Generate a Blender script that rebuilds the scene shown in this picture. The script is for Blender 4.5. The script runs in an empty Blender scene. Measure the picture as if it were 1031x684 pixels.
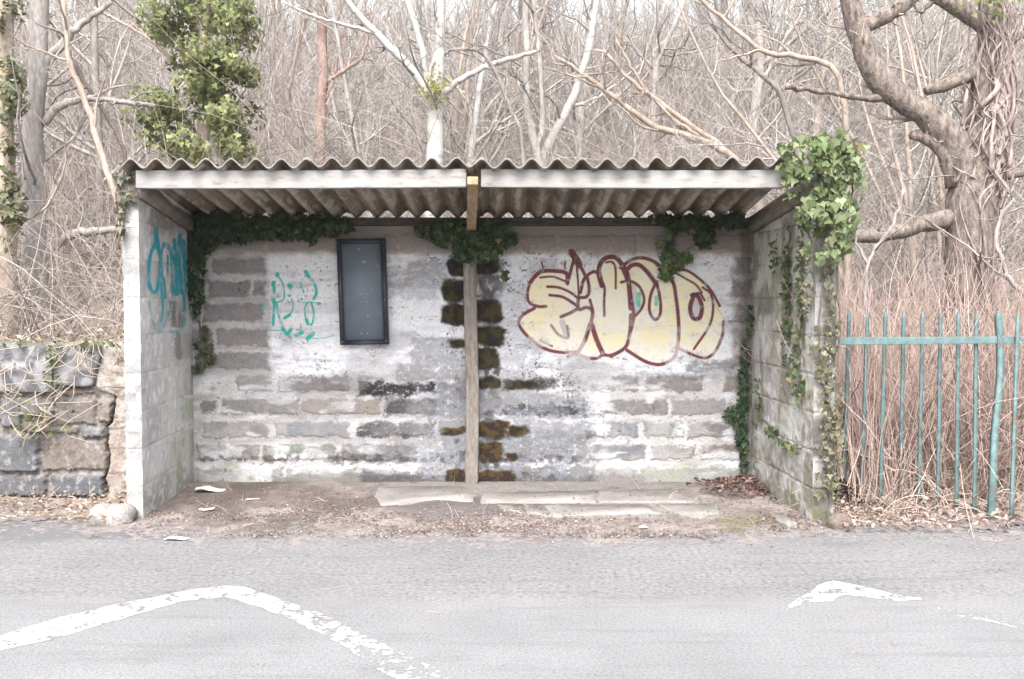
import bpy, math
import numpy as np
from mathutils import Vector

rng = np.random.default_rng(7)
scene = bpy.context.scene
COL = scene.collection

# ------------------------------------------------------------------ camera
CAM = np.array([0.0, 0.0, 1.3])
PITCH = math.radians(2.4)
FPX = 1000.0
sp, cp = math.sin(PITCH), math.cos(PITCH)


def at(x, y, Y):
    """photo direction -> world point at distance Y"""
    a = (x - 515.5) / FPX
    b = (342.0 - y) / FPX
    d = np.array([a, cp + b * sp, -sp + b * cp])
    return CAM + d * (Y / d[1])


def on_ground(x, y, z=0.0):
    a = (x - 515.5) / FPX
    b = (342.0 - y) / FPX
    d = np.array([a, cp + b * sp, -sp + b * cp])
    return CAM + d * ((z - CAM[2]) / d[2])


def proj(P):
    r = P - CAM
    zc = r[..., 1] * cp - r[..., 2] * sp
    yc = r[..., 1] * sp + r[..., 2] * cp
    return 515.5 + FPX * r[..., 0] / zc, 342.0 - FPX * yc / zc


cam_d = bpy.data.cameras.new("camera")
cam_d.sensor_width = 36.0
cam_d.lens = 36.0 * FPX / 1031.0
cam_d.clip_end = 2000
cam = bpy.data.objects.new("camera", cam_d)
cam.location = CAM
cam.rotation_euler = (math.radians(90) - PITCH, 0, 0)
COL.objects.link(cam)
scene.camera = cam

# ------------------------------------------------------------------ noise


def _hash(ix, iy, iz, seed):
    with np.errstate(over='ignore'):
        h = (ix.astype(np.int64) * 374761393 + iy.astype(np.int64) * 668265263 + iz.astype(np.int64) * 2147483647 + seed * 1274126177)
        h = (h ^ (h >> 13)) * 1274126177
        h = h ^ (h >> 16)
    return (h & 0xFFFF).astype(np.float64) / 65535.0


def vnoise(x, y, seed=0):
    x = np.asarray(x, float); y = np.asarray(y, float)
    ix = np.floor(x); iy = np.floor(y)
    fx = x - ix; fy = y - iy
    fx = fx * fx * (3 - 2 * fx); fy = fy * fy * (3 - 2 * fy)
    z = np.zeros_like(ix)
    a = _hash(ix, iy, z, seed); b = _hash(ix + 1, iy, z, seed)
    c = _hash(ix, iy + 1, z, seed); d = _hash(ix + 1, iy + 1, z, seed)
    return (a * (1 - fx) + b * fx) * (1 - fy) + (c * (1 - fx) + d * fx) * fy


def fbm(x, y, oct=4, seed=0, gain=0.5):
    s = 0; amp = 1; tot = 0
    for o in range(oct):
        s = s + amp * vnoise(x * 2 ** o + 17.3 * o, y * 2 ** o - 9.1 * o, seed + o)
        tot += amp; amp *= gain
    return s / tot


def sstep(a, b, x):
    t = np.clip((x - a) / (b - a), 0, 1)
    return t * t * (3 - 2 * t)


def mixc(col, c, a):
    return col * (1 - a[..., None]) + np.asarray(c, float) * a[..., None]

# ------------------------------------------------------------------ mesh helpers


def new_mesh(name, V, faces, mat, col=None, smooth=False):
    me = bpy.data.meshes.new(name)
    V = np.ascontiguousarray(V, dtype=np.float32).reshape(-1, 3)
    me.vertices.add(len(V)); me.vertices.foreach_set("co", V.ravel())
    if not isinstance(faces, list):
        faces = [faces]
    faces = [np.asarray(f, dtype=np.int32) for f in faces if len(f)]
    loops = np.concatenate([f.ravel() for f in faces])
    starts = []; off = 0
    for f in faces:
        starts.append(off + np.arange(len(f)) * f.shape[1]); off += f.size
    starts = np.concatenate(starts).astype(np.int32)
    me.loops.add(len(loops)); me.loops.foreach_set("vertex_index", loops)
    me.polygons.add(len(starts)); me.polygons.foreach_set("loop_start", starts)
    me.update(calc_edges=True)
    me.validate()
    if smooth:
        me.polygons.foreach_set("use_smooth", np.ones(len(me.polygons), bool))
    if col is not None:
        c = np.ones((len(V), 4), np.float32); c[:, :3] = np.asarray(col).reshape(-1, 3)
        at_ = me.attributes.new("Col", 'FLOAT_COLOR', 'POINT')
        at_.data.foreach_set("color", c.ravel())
    me.materials.append(mat)
    return me


def origin_of(o):
    p = np.zeros(3)
    while o is not None:
        p = p + np.array(o.location); o = o.parent
    return p


def build(name, V, faces, mat, parent=None, col=None, smooth=False, origin=None):
    """world coordinates in, one mesh object out"""
    V = np.asarray(V, float).reshape(-1, 3)
    if parent is not None:
        org = origin_of(parent)
    elif origin is not None:
        org = np.asarray(origin, float)
    else:
        org = np.array([V[:, 0].mean(), V[:, 1].mean(), V[:, 2].min()])
    me = new_mesh(name, V - org, faces, mat, col, smooth)
    o = bpy.data.objects.new(name, me)
    COL.objects.link(o)
    if parent is not None:
        o.parent = parent
    else:
        o.location = org
    return o


def tag(o, label=None, cat=None, group=None, kind=None):
    if label: o['label'] = label
    if cat: o['category'] = cat
    if group: o['group'] = group
    if kind: o['kind'] = kind
    return o


def thing(name, label, cat, loc, group=None):
    o = bpy.data.objects.new(name, None)
    o.empty_display_size = 0.2
    o.location = [float(c) for c in loc]
    COL.objects.link(o)
    return tag(o, label, cat, group)


class MB:
    """collects pieces of one part"""

    def __init__(s):
        s.V = []; s.F = {}; s.C = []; s.n = 0

    def add(s, V, faces, col=None):
        V = np.asarray(V, float).reshape(-1, 3)
        if not isinstance(faces, list): faces = [faces]
        for f in faces:
            f = np.asarray(f, np.int64)
            if len(f): s.F.setdefault(f.shape[1], []).append(f + s.n)
        s.V.append(V)
        c = np.ones((len(V), 3)) * 0.5
        if col is not None: c = np.broadcast_to(np.asarray(col, float).reshape(-1, 3), (len(V), 3))
        s.C.append(c); s.n += len(V)
        return s

    def out(s):
        return np.concatenate(s.V), [np.concatenate(v) for v in s.F.values()], np.concatenate(s.C)

    def build(s, name, mat, parent=None, smooth=False, origin=None):
        V, F, C = s.out()
        return build(name, V, F, mat, parent, C, smooth, origin)


def hexa(c8):
    """8 corners: bottom 4 ccw, top 4 ccw"""
    return np.asarray(c8, float), np.array([[0, 3, 2, 1], [4, 5, 6, 7], [0, 1, 5, 4], [1, 2, 6, 5], [2, 3, 7, 6], [3, 0, 4, 7]])


def box(x0, x1, y0, y1, z0, z1):
    return hexa([(x0, y0, z0), (x1, y0, z0), (x1, y1, z0), (x0, y1, z0), (x0, y0, z1), (x1, y0, z1), (x1, y1, z1), (x0, y1, z1)])


def bevel_box(p0, p1, b=0.006, seg=8, jitter=0.0, r=None):
    """subdivided rounded box, slightly uneven"""
    p0 = np.array(p0, float); p1 = np.array(p1, float)
    mb = MB()
    c = (p0 + p1) / 2; h = (p1 - p0) / 2
    for ax in range(3):
        for sgn in (-1, 1):
            u = (ax + 1) % 3; v = (ax + 2) % 3
            g = [np.concatenate([[-h[k], -h[k] + b], np.linspace(-h[k] + b, h[k] - b, max(2, seg))[1:-1], [h[k] - b, h[k]]]) for k in (u, v)]
            A, B = np.meshgrid(g[0], g[1], indexing='ij')
            P = np.zeros(A.shape + (3,)); P[..., u] = A; P[..., v] = B; P[..., ax] = sgn * h[ax]
            inner = np.clip(P, -(h - b), h - b)
            d = P - inner; L = np.linalg.norm(d, axis=-1, keepdims=True); L[L == 0] = 1
            P = inner + d / L * b
            nu, nv = A.shape
            i = np.arange(nu * nv).reshape(nu, nv)
            q = np.stack([i[:-1, :-1], i[1:, :-1], i[1:, 1:], i[:-1, 1:]], -1).reshape(-1, 4)
            if sgn < 0: q = q[:, ::-1]
            mb.add(P.reshape(-1, 3) + c, q)
    V, F, _ = mb.out()
    if jitter:
        V = V + jitter * (np.stack([fbm(V[:, 1] * 9 + 3, V[:, 2] * 9 + V[:, 0] * 5, 3, 5), fbm(V[:, 0] * 9, V[:, 2] * 9 + V[:, 1] * 5, 3, 8), fbm(V[:, 0] * 9 + 1, V[:, 1] * 9 + 4, 3, 2)], -1) - 0.5)
    return V, F


def resample(pts, K):
    pts = np.asarray(pts, float)
    # catmull-rom
    P = np.vstack([2 * pts[0] - pts[1], pts, 2 * pts[-1] - pts[-2]])
    out = []
    n = len(pts) - 1
    for t in np.linspace(0, n, K):
        i = min(int(t), n - 1); f = t - i
        p0, p1, p2, p3 = P[i], P[i + 1], P[i + 2], P[i + 3]
        out.append(0.5 * (2 * p1 + (p2 - p0) * f + (2 * p0 - 5 * p1 + 4 * p2 - p3) * f * f + (3 * p1 - p0 - 3 * p2 + p3) * f ** 3))
    return np.array(out)


def tubes(P, R, n=5, cap=True):
    """P (M,K,3), R (M,K): all tubes at once"""
    P = np.asarray(P, float); R = np.asarray(R, float)
    M, K, _ = P.shape
    T = np.gradient(P, axis=1)
    T /= np.linalg.norm(T, axis=-1, keepdims=True) + 1e-9
    mean = T.mean(1)
    ref = np.where(np.abs(mean[:, 2:3]) > 0.7, np.array([[0.8, 0.6, 0.0]]), np.array([[0.05, 0.1, 1.0]]))[:, None, :]
    U = np.cross(T, ref); U /= np.linalg.norm(U, axis=-1, keepdims=True) + 1e-9
    W = np.cross(T, U)
    a = np.arange(n) * 2 * np.pi / n
    ring = U[:, :, None, :] * np.cos(a)[None, None, :, None] + W[:, :, None, :] * np.sin(a)[None, None, :, None]
    V = P[:, :, None, :] + ring * R[:, :, None, None]
    idx = np.arange(M * K * n).reshape(M, K, n)
    nx = np.roll(idx, -1, axis=2)
    q = np.stack([idx[:, :-1], nx[:, :-1], nx[:, 1:], idx[:, 1:]], -1).reshape(-1, 4)
    faces = [q]
    if cap:
        faces.append(np.concatenate([idx[:, -1, :], idx[:, 0, ::-1]]))
    return V.reshape(-1, 3), faces


def grow(P, R, n, tr, ang, lf, K, up, wig, r, rf=0.65):
    M, Kp, _ = P.shape
    idx = np.repeat(np.arange(M), n)
    t = r.uniform(tr[0], tr[1], M * n)
    f = t * (Kp - 1); i = np.minimum(f.astype(int), Kp - 2); f = f - i
    p = P[idx, i] * (1 - f)[:, None] + P[idx, i + 1] * f[:, None]
    rad = R[idx, i] * (1 - f) + R[idx, i + 1] * f
    tan = P[idx, i + 1] - P[idx, i]
    tan /= np.linalg.norm(tan, axis=1, keepdims=True) + 1e-9
    L = np.linalg.norm(np.diff(P, axis=1), axis=-1).sum(1)[idx]
    rnd = r.normal(size=(M * n, 3)); perp = np.cross(tan, rnd); perp /= np.linalg.norm(perp, axis=1, keepdims=True) + 1e-9
    a = np.radians(r.uniform(ang[0], ang[1], M * n))[:, None]
    d = tan * np.cos(a) + perp * np.sin(a)
    ln = L * lf * (1.1 - 0.6 * t) * r.uniform(0.55, 1.25, M * n)
    st = ln / (K - 1)
    out = np.zeros((M * n, K, 3)); out[:, 0] = p
    for k in range(1, K):
        d = d + wig * r.normal(size=d.shape) + np.array([0, 0, up])
        d /= np.linalg.norm(d, axis=1, keepdims=True)
        out[:, k] = out[:, k - 1] + d * st[:, None]
    rr = (rad * rf)[:, None] * np.linspace(1, 0.28, K)[None, :]
    return out, np.maximum(rr, 0.0022)

# ------------------------------------------------------------------ materials


def mat_base(name, rough=0.9, spec=0.25):
    m = bpy.data.materials.new(name); m.use_nodes = True
    nt = m.node_tree; b = nt.nodes['Principled BSDF']
    b.inputs['Roughness'].default_value = rough
    b.inputs['Specular IOR Level'].default_value = spec
    return m, nt, b


def nd(nt, t, **kw):
    n = nt.nodes.new(t)
    for k, v in kw.items(): setattr(n, k, v)
    return n


def coords(nt, scale=(1, 1, 1)):
    tc = nd(nt, 'ShaderNodeTexCoord'); mp = nd(nt, 'ShaderNodeMapping')
    mp.inputs['Scale'].default_value = scale
    nt.links.new(tc.outputs['Object'], mp.inputs['Vector'])
    return mp.outputs['Vector']


def noise(nt, vec, scale, detail=4, rough=0.55):
    n = nd(nt, 'ShaderNodeTexNoise')
    n.inputs['Scale'].default_value = scale; n.inputs['Detail'].default_value = detail; n.inputs['Roughness'].default_value = rough
    nt.links.new(vec, n.inputs['Vector'])
    return n.outputs['Fac']


def ramp(nt, fac, stops):
    r = nd(nt, 'ShaderNodeValToRGB')
    while len(r.color_ramp.elements) < len(stops): r.color_ramp.elements.new(0.5)
    for e, (p, c) in zip(r.color_ramp.elements, stops):
        e.position = p; e.color = tuple(c) + (1,) if not np.isscalar(c) else (c, c, c, 1)
    nt.links.new(fac, r.inputs['Fac'])
    return r.outputs['Color']


def mixn(nt, a, b, fac, mode='MIX'):
    m = nd(nt, 'ShaderNodeMix', data_type='RGBA', blend_type=mode)
    for s, v in ((m.inputs[0], fac), (m.inputs[6], a), (m.inputs[7], b)):
        if hasattr(v, 'links') or isinstance(v, bpy.types.NodeSocket): nt.links.new(v, s)
        elif np.isscalar(v): s.default_value = v
        else: s.default_value = tuple(v) + (1,) if len(v) == 3 else tuple(v)
    return m.outputs[2]


def bump(nt, b, h, strength=0.4, dist=0.01):
    bp = nd(nt, 'ShaderNodeBump'); bp.inputs['Strength'].default_value = strength; bp.inputs['Distance'].default_value = dist
    nt.links.new(h, bp.inputs['Height']); nt.links.new(bp.outputs['Normal'], b.inputs['Normal'])


def attr_mat(name, rough=0.9, lo=0.8, hi=1.15, scale=120, bstr=0.35, bdist=0.006, spec=0.2, stretch=(1, 1, 1)):
    """pigment comes from the mesh's own Col attribute, grain from noise"""
    m, nt, b = mat_base(name, rough, spec)
    a = nd(nt, 'ShaderNodeAttribute', attribute_name='Col')
    v = coords(nt, stretch)
    n1 = noise(nt, v, scale, 3); g = ramp(nt, n1, [(0.25, lo), (0.75, hi)])
    nt.links.new(mixn(nt, a.outputs['Color'], g, 1.0, 'MULTIPLY'), b.inputs['Base Color'])
    if bstr: bump(nt, b, n1, bstr, bdist)
    return m


def noise_mat(name, stops, scale=8, rough=0.9, bstr=0.4, bdist=0.01, stretch=(1, 1, 1), fine=None, spec=0.2, metal=0.0, detail=6):
    m, nt, b = mat_base(name, rough, spec)
    v = coords(nt, stretch)
    n = noise(nt, v, scale, detail, 0.6)
    c = ramp(nt, n, stops)
    h = n
    if fine:
        n2 = noise(nt, v, fine, 3); c = mixn(nt, c, ramp(nt, n2, [(0.3, 0.72), (0.7, 1.2)]), 1.0, 'MULTIPLY'); h = n2
    nt.links.new(c, b.inputs['Base Color'])
    b.inputs['Metallic'].default_value = metal
    if bstr: bump(nt, b, h, bstr, bdist)
    return m


def leaf_mat(name, trans=0.35):
    m, nt, b = mat_base(name, 0.5, 0.3)
    a = nd(nt, 'ShaderNodeAttribute', attribute_name='Col')
    nt.links.new(a.outputs['Color'], b.inputs['Base Color'])
    tr = nd(nt, 'ShaderNodeBsdfTranslucent'); nt.links.new(a.outputs['Color'], tr.inputs['Color'])
    ms = nd(nt, 'ShaderNodeMixShader'); ms.inputs[0].default_value = trans
    nt.links.new(b.outputs[0], ms.inputs[1]); nt.links.new(tr.outputs[0], ms.inputs[2])
    nt.links.new(ms.outputs[0], nt.nodes['Material Output'].inputs['Surface'])
    return m


M_WALL = attr_mat('weathered_wall', 0.92, 0.78, 1.16, 95, 0.5, 0.006)
M_PAINT = attr_mat('spray_paint', 0.7, 0.9, 1.08, 95, 0.4, 0.005)
M_STONE = attr_mat('rubble_stone', 0.9, 0.7, 1.2, 60, 0.6, 0.008)
M_GRANITE = attr_mat('granite', 0.9, 0.6, 1.35, 160, 0.6, 0.006)
M_DIRT = attr_mat('dirt', 0.95, 0.60, 1.32, 55, 0.8, 0.012)
M_SLAB = noise_mat('paving_concrete', [(0.3, (0.185, 0.168, 0.158)), (0.7, (0.275, 0.258, 0.245))], 7, 0.95, 0.4, 0.004, fine=140)
M_ROCK = noise_mat('pale_rock', [(0.3, (0.19, 0.175, 0.16)), (0.7, (0.32, 0.30, 0.28))], 9, 0.95, 0.6, 0.01, fine=70)
M_PAPER = noise_mat('litter_paper', [(0.3, (0.5, 0.46, 0.41)), (0.7, (0.66, 0.63, 0.58))], 20, 0.8, 0.2, 0.003)
M_SCRAP = noise_mat('sticker_residue', [(0.3, (0.2, 0.21, 0.22)), (0.7, (0.42, 0.43, 0.44))], 90, 0.8, 0.1, 0.001)
M_ROOF = attr_mat('cement_roofing', 0.95, 0.75, 1.2, 70, 0.5, 0.004)
M_BEAM = noise_mat('flaking_white_beam', [(0.3, (0.18, 0.15, 0.135)), (0.42, (0.26, 0.25, 0.24)), (0.75, (0.33, 0.325, 0.318))], 9, 0.85, 0.35, 0.003, (1.0, 1, 3.5), fine=130)
M_RAFTER = noise_mat('ochre_timber', [(0.3, (0.22, 0.145, 0.08)), (0.7, (0.46, 0.34, 0.215))], 6, 0.85, 0.3, 0.003, (6, 1, 6), fine=60)
M_POST = noise_mat('weathered_post', [(0.3, (0.13, 0.11, 0.095)), (0.7, (0.27, 0.24, 0.215))], 10, 0.95, 0.6, 0.006, (5, 5, 1), fine=60)
M_DARKWOOD = noise_mat('dark_timber', [(0.3, (0.035, 0.028, 0.022)), (0.7, (0.09, 0.075, 0.06))], 12, 0.95, 0.4, 0.004, (1, 1, 3), fine=50)
M_GREYWOOD = noise_mat('grey_timber', [(0.3, (0.12, 0.10, 0.085)), (0.7, (0.24, 0.21, 0.18))], 8, 0.95, 0.4, 0.004, (5, 1, 5), fine=60)
M_FRAME = noise_mat('board_frame', [(0.3, (0.012, 0.016, 0.026)), (0.7, (0.028, 0.034, 0.048))], 14, 0.45, 0.2, 0.002, spec=0.4)
M_LEAF = leaf_mat('ivy_leaf')
M_DRYLEAF = leaf_mat('dry_leaf', 0.15)
M_STEM = attr_mat('dry_stem', 0.9, 0.8, 1.2, 40, 0.0)


def bark(name, a, b, scale=7, bstr=0.6, fine=45):
    return noise_mat(name, [(0.3, a), (0.7, b)], scale, 0.92, bstr, 0.012, (1, 1, 0.35), fine=fine)


B_PALE = bark('pale_bark', (0.17, 0.15, 0.135), (0.35, 0.325, 0.31))
B_TAN = bark('tan_bark', (0.21, 0.165, 0.135), (0.38, 0.315, 0.265))
B_TWIG = bark('twig_bark', (0.25, 0.228, 0.208), (0.40, 0.372, 0.35), 3, 0.0)
B_RED = bark('russet_bark', (0.16, 0.10, 0.08), (0.33, 0.245, 0.21))
B_DARK = bark('dark_bark', (0.07, 0.055, 0.05), (0.17, 0.14, 0.125))
B_GREY = bark('grey_bark', (0.13, 0.115, 0.105), (0.26, 0.235, 0.22))
B_OLD = bark('gnarled_bark', (0.060, 0.046, 0.040), (0.27, 0.225, 0.195), 30, 1.0, 110)
B_VINE = bark('vine_bark', (0.13, 0.095, 0.085), (0.36, 0.30, 0.275), 20)


def white_bark():
    m, nt, b = mat_base('white_bark', 0.85)
    v = coords(nt, (1, 1, 2.2))
    n = noise(nt, v, 5, 6, 0.65)
    c = ramp(nt, n, [(0.3, (0.12, 0.10, 0.09)), (0.42, (0.30, 0.285, 0.27)), (0.8, (0.44, 0.425, 0.415))])
    nt.links.new(c, b.inputs['Base Color']); bump(nt, b, noise(nt, v, 40), 0.4, 0.006)
    return m


B_WHITE = white_bark()


def road_mat():
    m, nt, b = mat_base('worn_asphalt', 0.93, 0.2)
    v = coords(nt)
    sx = nd(nt, 'ShaderNodeSeparateXYZ'); nt.links.new(v, sx.inputs[0])
    vo = nd(nt, 'ShaderNodeTexVoronoi'); vo.inputs['Scale'].default_value = 85; nt.links.new(v, vo.inputs['Vector'])
    wob = noise(nt, v, 1.6, 5)
    # band of coarser stone along the kerbside, smoother wheel track nearer
    ad = nd(nt, 'ShaderNodeMath', operation='MULTIPLY_ADD'); nt.links.new(wob, ad.inputs[0]); ad.inputs[1].default_value = 0.30; nt.links.new(sx.outputs['Y'], ad.inputs[2])
    mr = nd(nt, 'ShaderNodeMapRange'); mr.inputs[1].default_value = 4.30; mr.inputs[2].default_value = 4.46; nt.links.new(ad.outputs[0], mr.inputs[0])
    band = mr.outputs[0]
    g1 = noise(nt, v, 85, 3, 0.7); g2 = noise(nt, v, 42, 4, 0.75); big = noise(nt, v, 1.1, 5, 0.6)
    smoothc = ramp(nt, g1, [(0.30, (0.125, 0.124, 0.126)), (0.42, (0.195, 0.193, 0.195)), (0.70, (0.268, 0.265, 0.268))])
    coarse = ramp(nt, g2, [(0.31, (0.052, 0.050, 0.052)), (0.41, (0.155, 0.152, 0.154)), (0.70, (0.265, 0.26, 0.26))])
    c = mixn(nt, smoothc, coarse, band)
    c = mixn(nt, c, ramp(nt, big, [(0.3, 0.78), (0.7, 1.0)]), 1.0, 'MULTIPLY')
    # streaks along the wheel track
    vs = coords(nt, (0.35, 3.2, 1)); st = noise(nt, vs, 3.0, 5, 0.6)
    c = mixn(nt, c, ramp(nt, st, [(0.30, 0.80), (0.46, 1.0), (1.0, 1.04)]), 0.8, 'MULTIPLY')
    # dark pits
    pit = ramp(nt, noise(nt, v, 33, 2), [(0.70, 0.0), (0.76, 1.0)])
    c = mixn(nt, c, (0.07, 0.07, 0.075), mixn(nt, (0, 0, 0), pit, mixn(nt, (0.12, 0.12, 0.12), (0.6, 0.6, 0.6), band)))
    # smooth dark patch of newer tar at the far left edge
    tx = nd(nt, 'ShaderNodeMapRange'); tx.inputs[1].default_value = -1.75; tx.inputs[2].default_value = -2.0; nt.links.new(sx.outputs['X'], tx.inputs[0])
    ty = nd(nt, 'ShaderNodeMapRange'); ty.inputs[1].default_value = 5.42; ty.inputs[2].default_value = 5.50; nt.links.new(ad.outputs[0], ty.inputs[0])
    tm = nd(nt, 'ShaderNodeMath', operation='MULTIPLY'); nt.links.new(tx.outputs[0], tm.inputs[0]); nt.links.new(ty.outputs[0], tm.inputs[1])
    c = mixn(nt, c, (0.125, 0.122, 0.126), tm.outputs[0])
    # pale grit and dark tar worn flush
    gr = ramp(nt, noise(nt, v, 120, 2), [(0.64, 0.0), (0.70, 1.0)])
    c = mixn(nt, c, (0.36, 0.355, 0.35), mixn(nt, (0, 0, 0), gr, 0.55))
    oil = ramp(nt, noise(nt, coords(nt, (0.8, 1.6, 1)), 1.7, 6, 0.65), [(0.57, 0.0), (0.72, 1.0)])
    c = mixn(nt, c, (0.12, 0.118, 0.122), mixn(nt, (0, 0, 0), oil, 0.55))
    nt.links.new(c, b.inputs['Base Color'])
    hh = mixn(nt, g1, g2, band)
    bump(nt, b, hh, 0.8, 0.010)
    return m


M_ROAD = road_mat()
M_MARK = attr_mat('road_paint', 0.85, 0.66, 1.12, 75, 0.4, 0.004)


def green_metal():
    m, nt, b = mat_base('green_paint', 0.55, 0.35)
    v = coords(nt)
    n = noise(nt, v, 22, 6, 0.65)
    c = ramp(nt, n, [(0.33, (0.16, 0.095, 0.065)), (0.40, (0.075, 0.115, 0.113)), (0.55, (0.098, 0.165, 0.165)), (0.75, (0.155, 0.205, 0.20))])
    nt.links.new(c, b.inputs['Base Color']); bump(nt, b, noise(nt, v, 80), 0.25, 0.002)
    return m


M_GREEN = green_metal()


def glass_mat():
    m, nt, b = mat_base('dusty_glazing', 0.6, 0.22)
    v = coords(nt)
    n = noise(nt, v, 5, 5)
    n2 = noise(nt, v, 60, 3, 0.7)
    c = ramp(nt, n, [(0.3, (0.105, 0.128, 0.155)), (0.7, (0.15, 0.175, 0.205))])
    c = mixn(nt, c, (0.4, 0.42, 0.45), ramp(nt, n2, [(0.68, 0.0), (0.74, 0.7)]))
    nt.links.new(c, b.inputs['Base Color'])
    return m


M_GLASS = glass_mat()

# ------------------------------------------------------------------ world and light
w = bpy.data.worlds.new("World"); scene.world = w; w.use_nodes = True
nt = w.node_tree
sky = nt.nodes.new('ShaderNodeTexSky'); sky.sky_type = 'NISHITA'; sky.sun_disc = False
SUN_EL = math.radians(50); SUN_AZ = math.radians(188)   # behind the camera
sky.sun_elevation = SUN_EL; sky.sun_rotation = SUN_AZ
sky.dust_density = 4.0; sky.ozone_density = 1.0; sky.air_density = 1.0
hs = nt.nodes.new('ShaderNodeHueSaturation'); hs.inputs['Saturation'].default_value = 0.30
nt.links.new(sky.outputs[0], hs.inputs['Color'])
bg = nt.nodes['Background']; nt.links.new(hs.outputs[0], bg.inputs['Color'])
bg.inputs['Strength'].default_value = 0.15
sl = bpy.data.lights.new("sun", 'SUN'); sl.energy = 1.3; sl.angle = math.radians(35); sl.color = (1.0, 0.98, 0.965)
so = bpy.data.objects.new("sun", sl); COL.objects.link(so)
dirv = Vector((-math.sin(SUN_AZ) * math.cos(SUN_EL), -math.cos(SUN_AZ) * math.cos(SUN_EL), -math.sin(SUN_EL)))
so.rotation_euler = dirv.to_track_quat('-Z', 'Y').to_euler(); so.location = (0, -5, 12)
vs = scene.view_settings
vs.view_transform = 'Standard'; vs.look = 'None'; vs.exposure = 1.95; vs.gamma = 1.0
scene.cycles.max_bounces = 6
scene.cycles.diffuse_bounces = 4
scene.cycles.use_denoising = True

# ------------------------------------------------------------------ terrain


def terrain(X, Y):
    left = sstep(-2.2, -2.7, X); right = sstep(1.7, 2.3, X)
    mid = 1 - np.clip(left + right, 0, 1)
    base = left * 0.93 + right * (0.02 + 0.42 * sstep(6.4, 9.5, Y)) + mid * 0.45
    s = np.maximum(0, Y - 8.0)
    crest = 43 + 4 * np.sin(X * 0.13)
    hill = 0.30 * np.minimum(s, crest - 8) - 0.10 * np.maximum(0, s - (crest - 8))
    bumps = (fbm(X * 0.35, Y * 0.35, 4, 3) - 0.5) * np.clip((Y - 6.5) * 0.25, 0.05, 1.1)
    return base + hill + bumps


gs = build('ground', [(-120, -120, -0.08), (120, -120, -0.08), (120, 120, -0.08), (-120, 120, -0.08)], np.array([[0, 1, 2, 3]]),
           noise_mat('earth', [(0.3, (0.10, 0.08, 0.06)), (0.7, (0.16, 0.13, 0.10))], 1.5, 0.95))
tag(gs, 'brown earth reaching the horizon all round', 'ground', kind='structure')
rd = build('road', [(-80, -6, 0), (80, -6, 0), (80, 6.0, 0), (-80, 6.0, 0)], np.array([[0, 1, 2, 3]]), M_ROAD, origin=(0, 0, 0))
tag(rd, 'pale worn asphalt road running past the shelter', 'road', kind='structure')

# hill, two densities joined as one sheet
ys = np.concatenate([np.arange(6.05, 16, 0.16), np.arange(16, 70, 0.8)])
xs = np.concatenate([np.arange(-70, -12, 2.0), np.arange(-12, 12, 0.16), np.arange(12, 71, 2.0)])
XX, YY = np.meshgrid(xs, ys)
ZZ = terrain(XX, YY)
i = np.arange(XX.size).reshape(XX.shape)
q = np.stack([i[:-1, :-1], i[:-1, 1:], i[1:, 1:], i[1:, :-1]], -1).reshape(-1, 4)
cx = XX.ravel()[q].mean(1); cy = YY.ravel()[q].mean(1)
keep = ~((cx > -2.42) & (cx < 1.95) & (cy < 7.15)) & ~((cx < -2.35) & (cy < 6.55))
q = q[keep]
n1 = fbm(XX * 2.2, YY * 2.2, 5, 11); n2 = fbm(XX * 0.4, YY * 0.4, 3, 12)
hc = mixc(np.ones(XX.shape + (3,)) * np.array([0.19, 0.155, 0.13]), (0.30, 0.25, 0.21), sstep(0.35, 0.7, n1))
hc = mixc(hc, (0.13, 0.12, 0.08), sstep(0.52, 0.7, n2) * 0.5)
hl = build('hillside', np.stack([XX, YY, ZZ], -1), q, M_DIRT, None, hc.reshape(-1, 3), True, origin=(0, 0, 0))
tag(hl, 'wooded slope rising behind the shelter', 'hill', kind='structure')

# verge of trodden dirt with a ragged edge towards the road
dx = 0.014
vx = np.arange(-5.5, 5.5, dx); vy = np.arange(5.05, 7.2, dx)
XX, YY = np.meshgrid(vx, vy)
px, py = proj(np.stack([XX, YY, np.zeros_like(XX)], -1))
edge = np.interp(px, [-200, 0, 70, 110, 150, 300, 520, 700, 840, 900, 1031, 1200], [531, 531, 533, 536, 543, 546, 548, 545, 540, 537, 541, 541])
nn = fbm(XX * 7, YY * 7, 5, 21); nf = fbm(XX * 30, YY * 30, 3, 22); nb = fbm(XX * 2.1, YY * 2.1, 4, 23)
m = (edge - py) + 4 + (nn - 0.5) * 20 + (nf - 0.5) * 44
zz = 0.0012 + 0.012 * sstep(6, 40, edge - py) * nn + 0.05 * sstep(-2.1, -3.5, XX) * sstep(0, 25, edge - py) * nb
zz += 0.05 * sstep(1.7, 2.6, XX) * sstep(0, 20, edge - py) * nb
i = np.arange(XX.size).reshape(XX.shape)
q = np.stack([i[:-1, :-1], i[:-1, 1:], i[1:, 1:], i[1:, :-1]], -1).reshape(-1, 4)
q = q[(m.ravel()[q] > 0).all(1)]
c = np.ones(XX.shape + (3,)) * np.array([0.185, 0.152, 0.142])
c = mixc(c, (0.255, 0.215, 0.20), sstep(0.42, 0.7, nn))
c = mixc(c, (0.085, 0.068, 0.062), sstep(0.52, 0.68, nb) * 0.75)
c = mixc(c, (0.10, 0.084, 0.08), sstep(0.55, 0.75, nf) * 0.6)


def blob(cx, cy, rx, ry, amp=0.8, sc=0.12, seed=31):
    d = np.hypot((px - cx) / rx, (py - cy) / ry)
    return sstep(1.15, 0.6, d + amp * (fbm(px * sc, py * sc, 4, seed) - 0.5))


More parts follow.
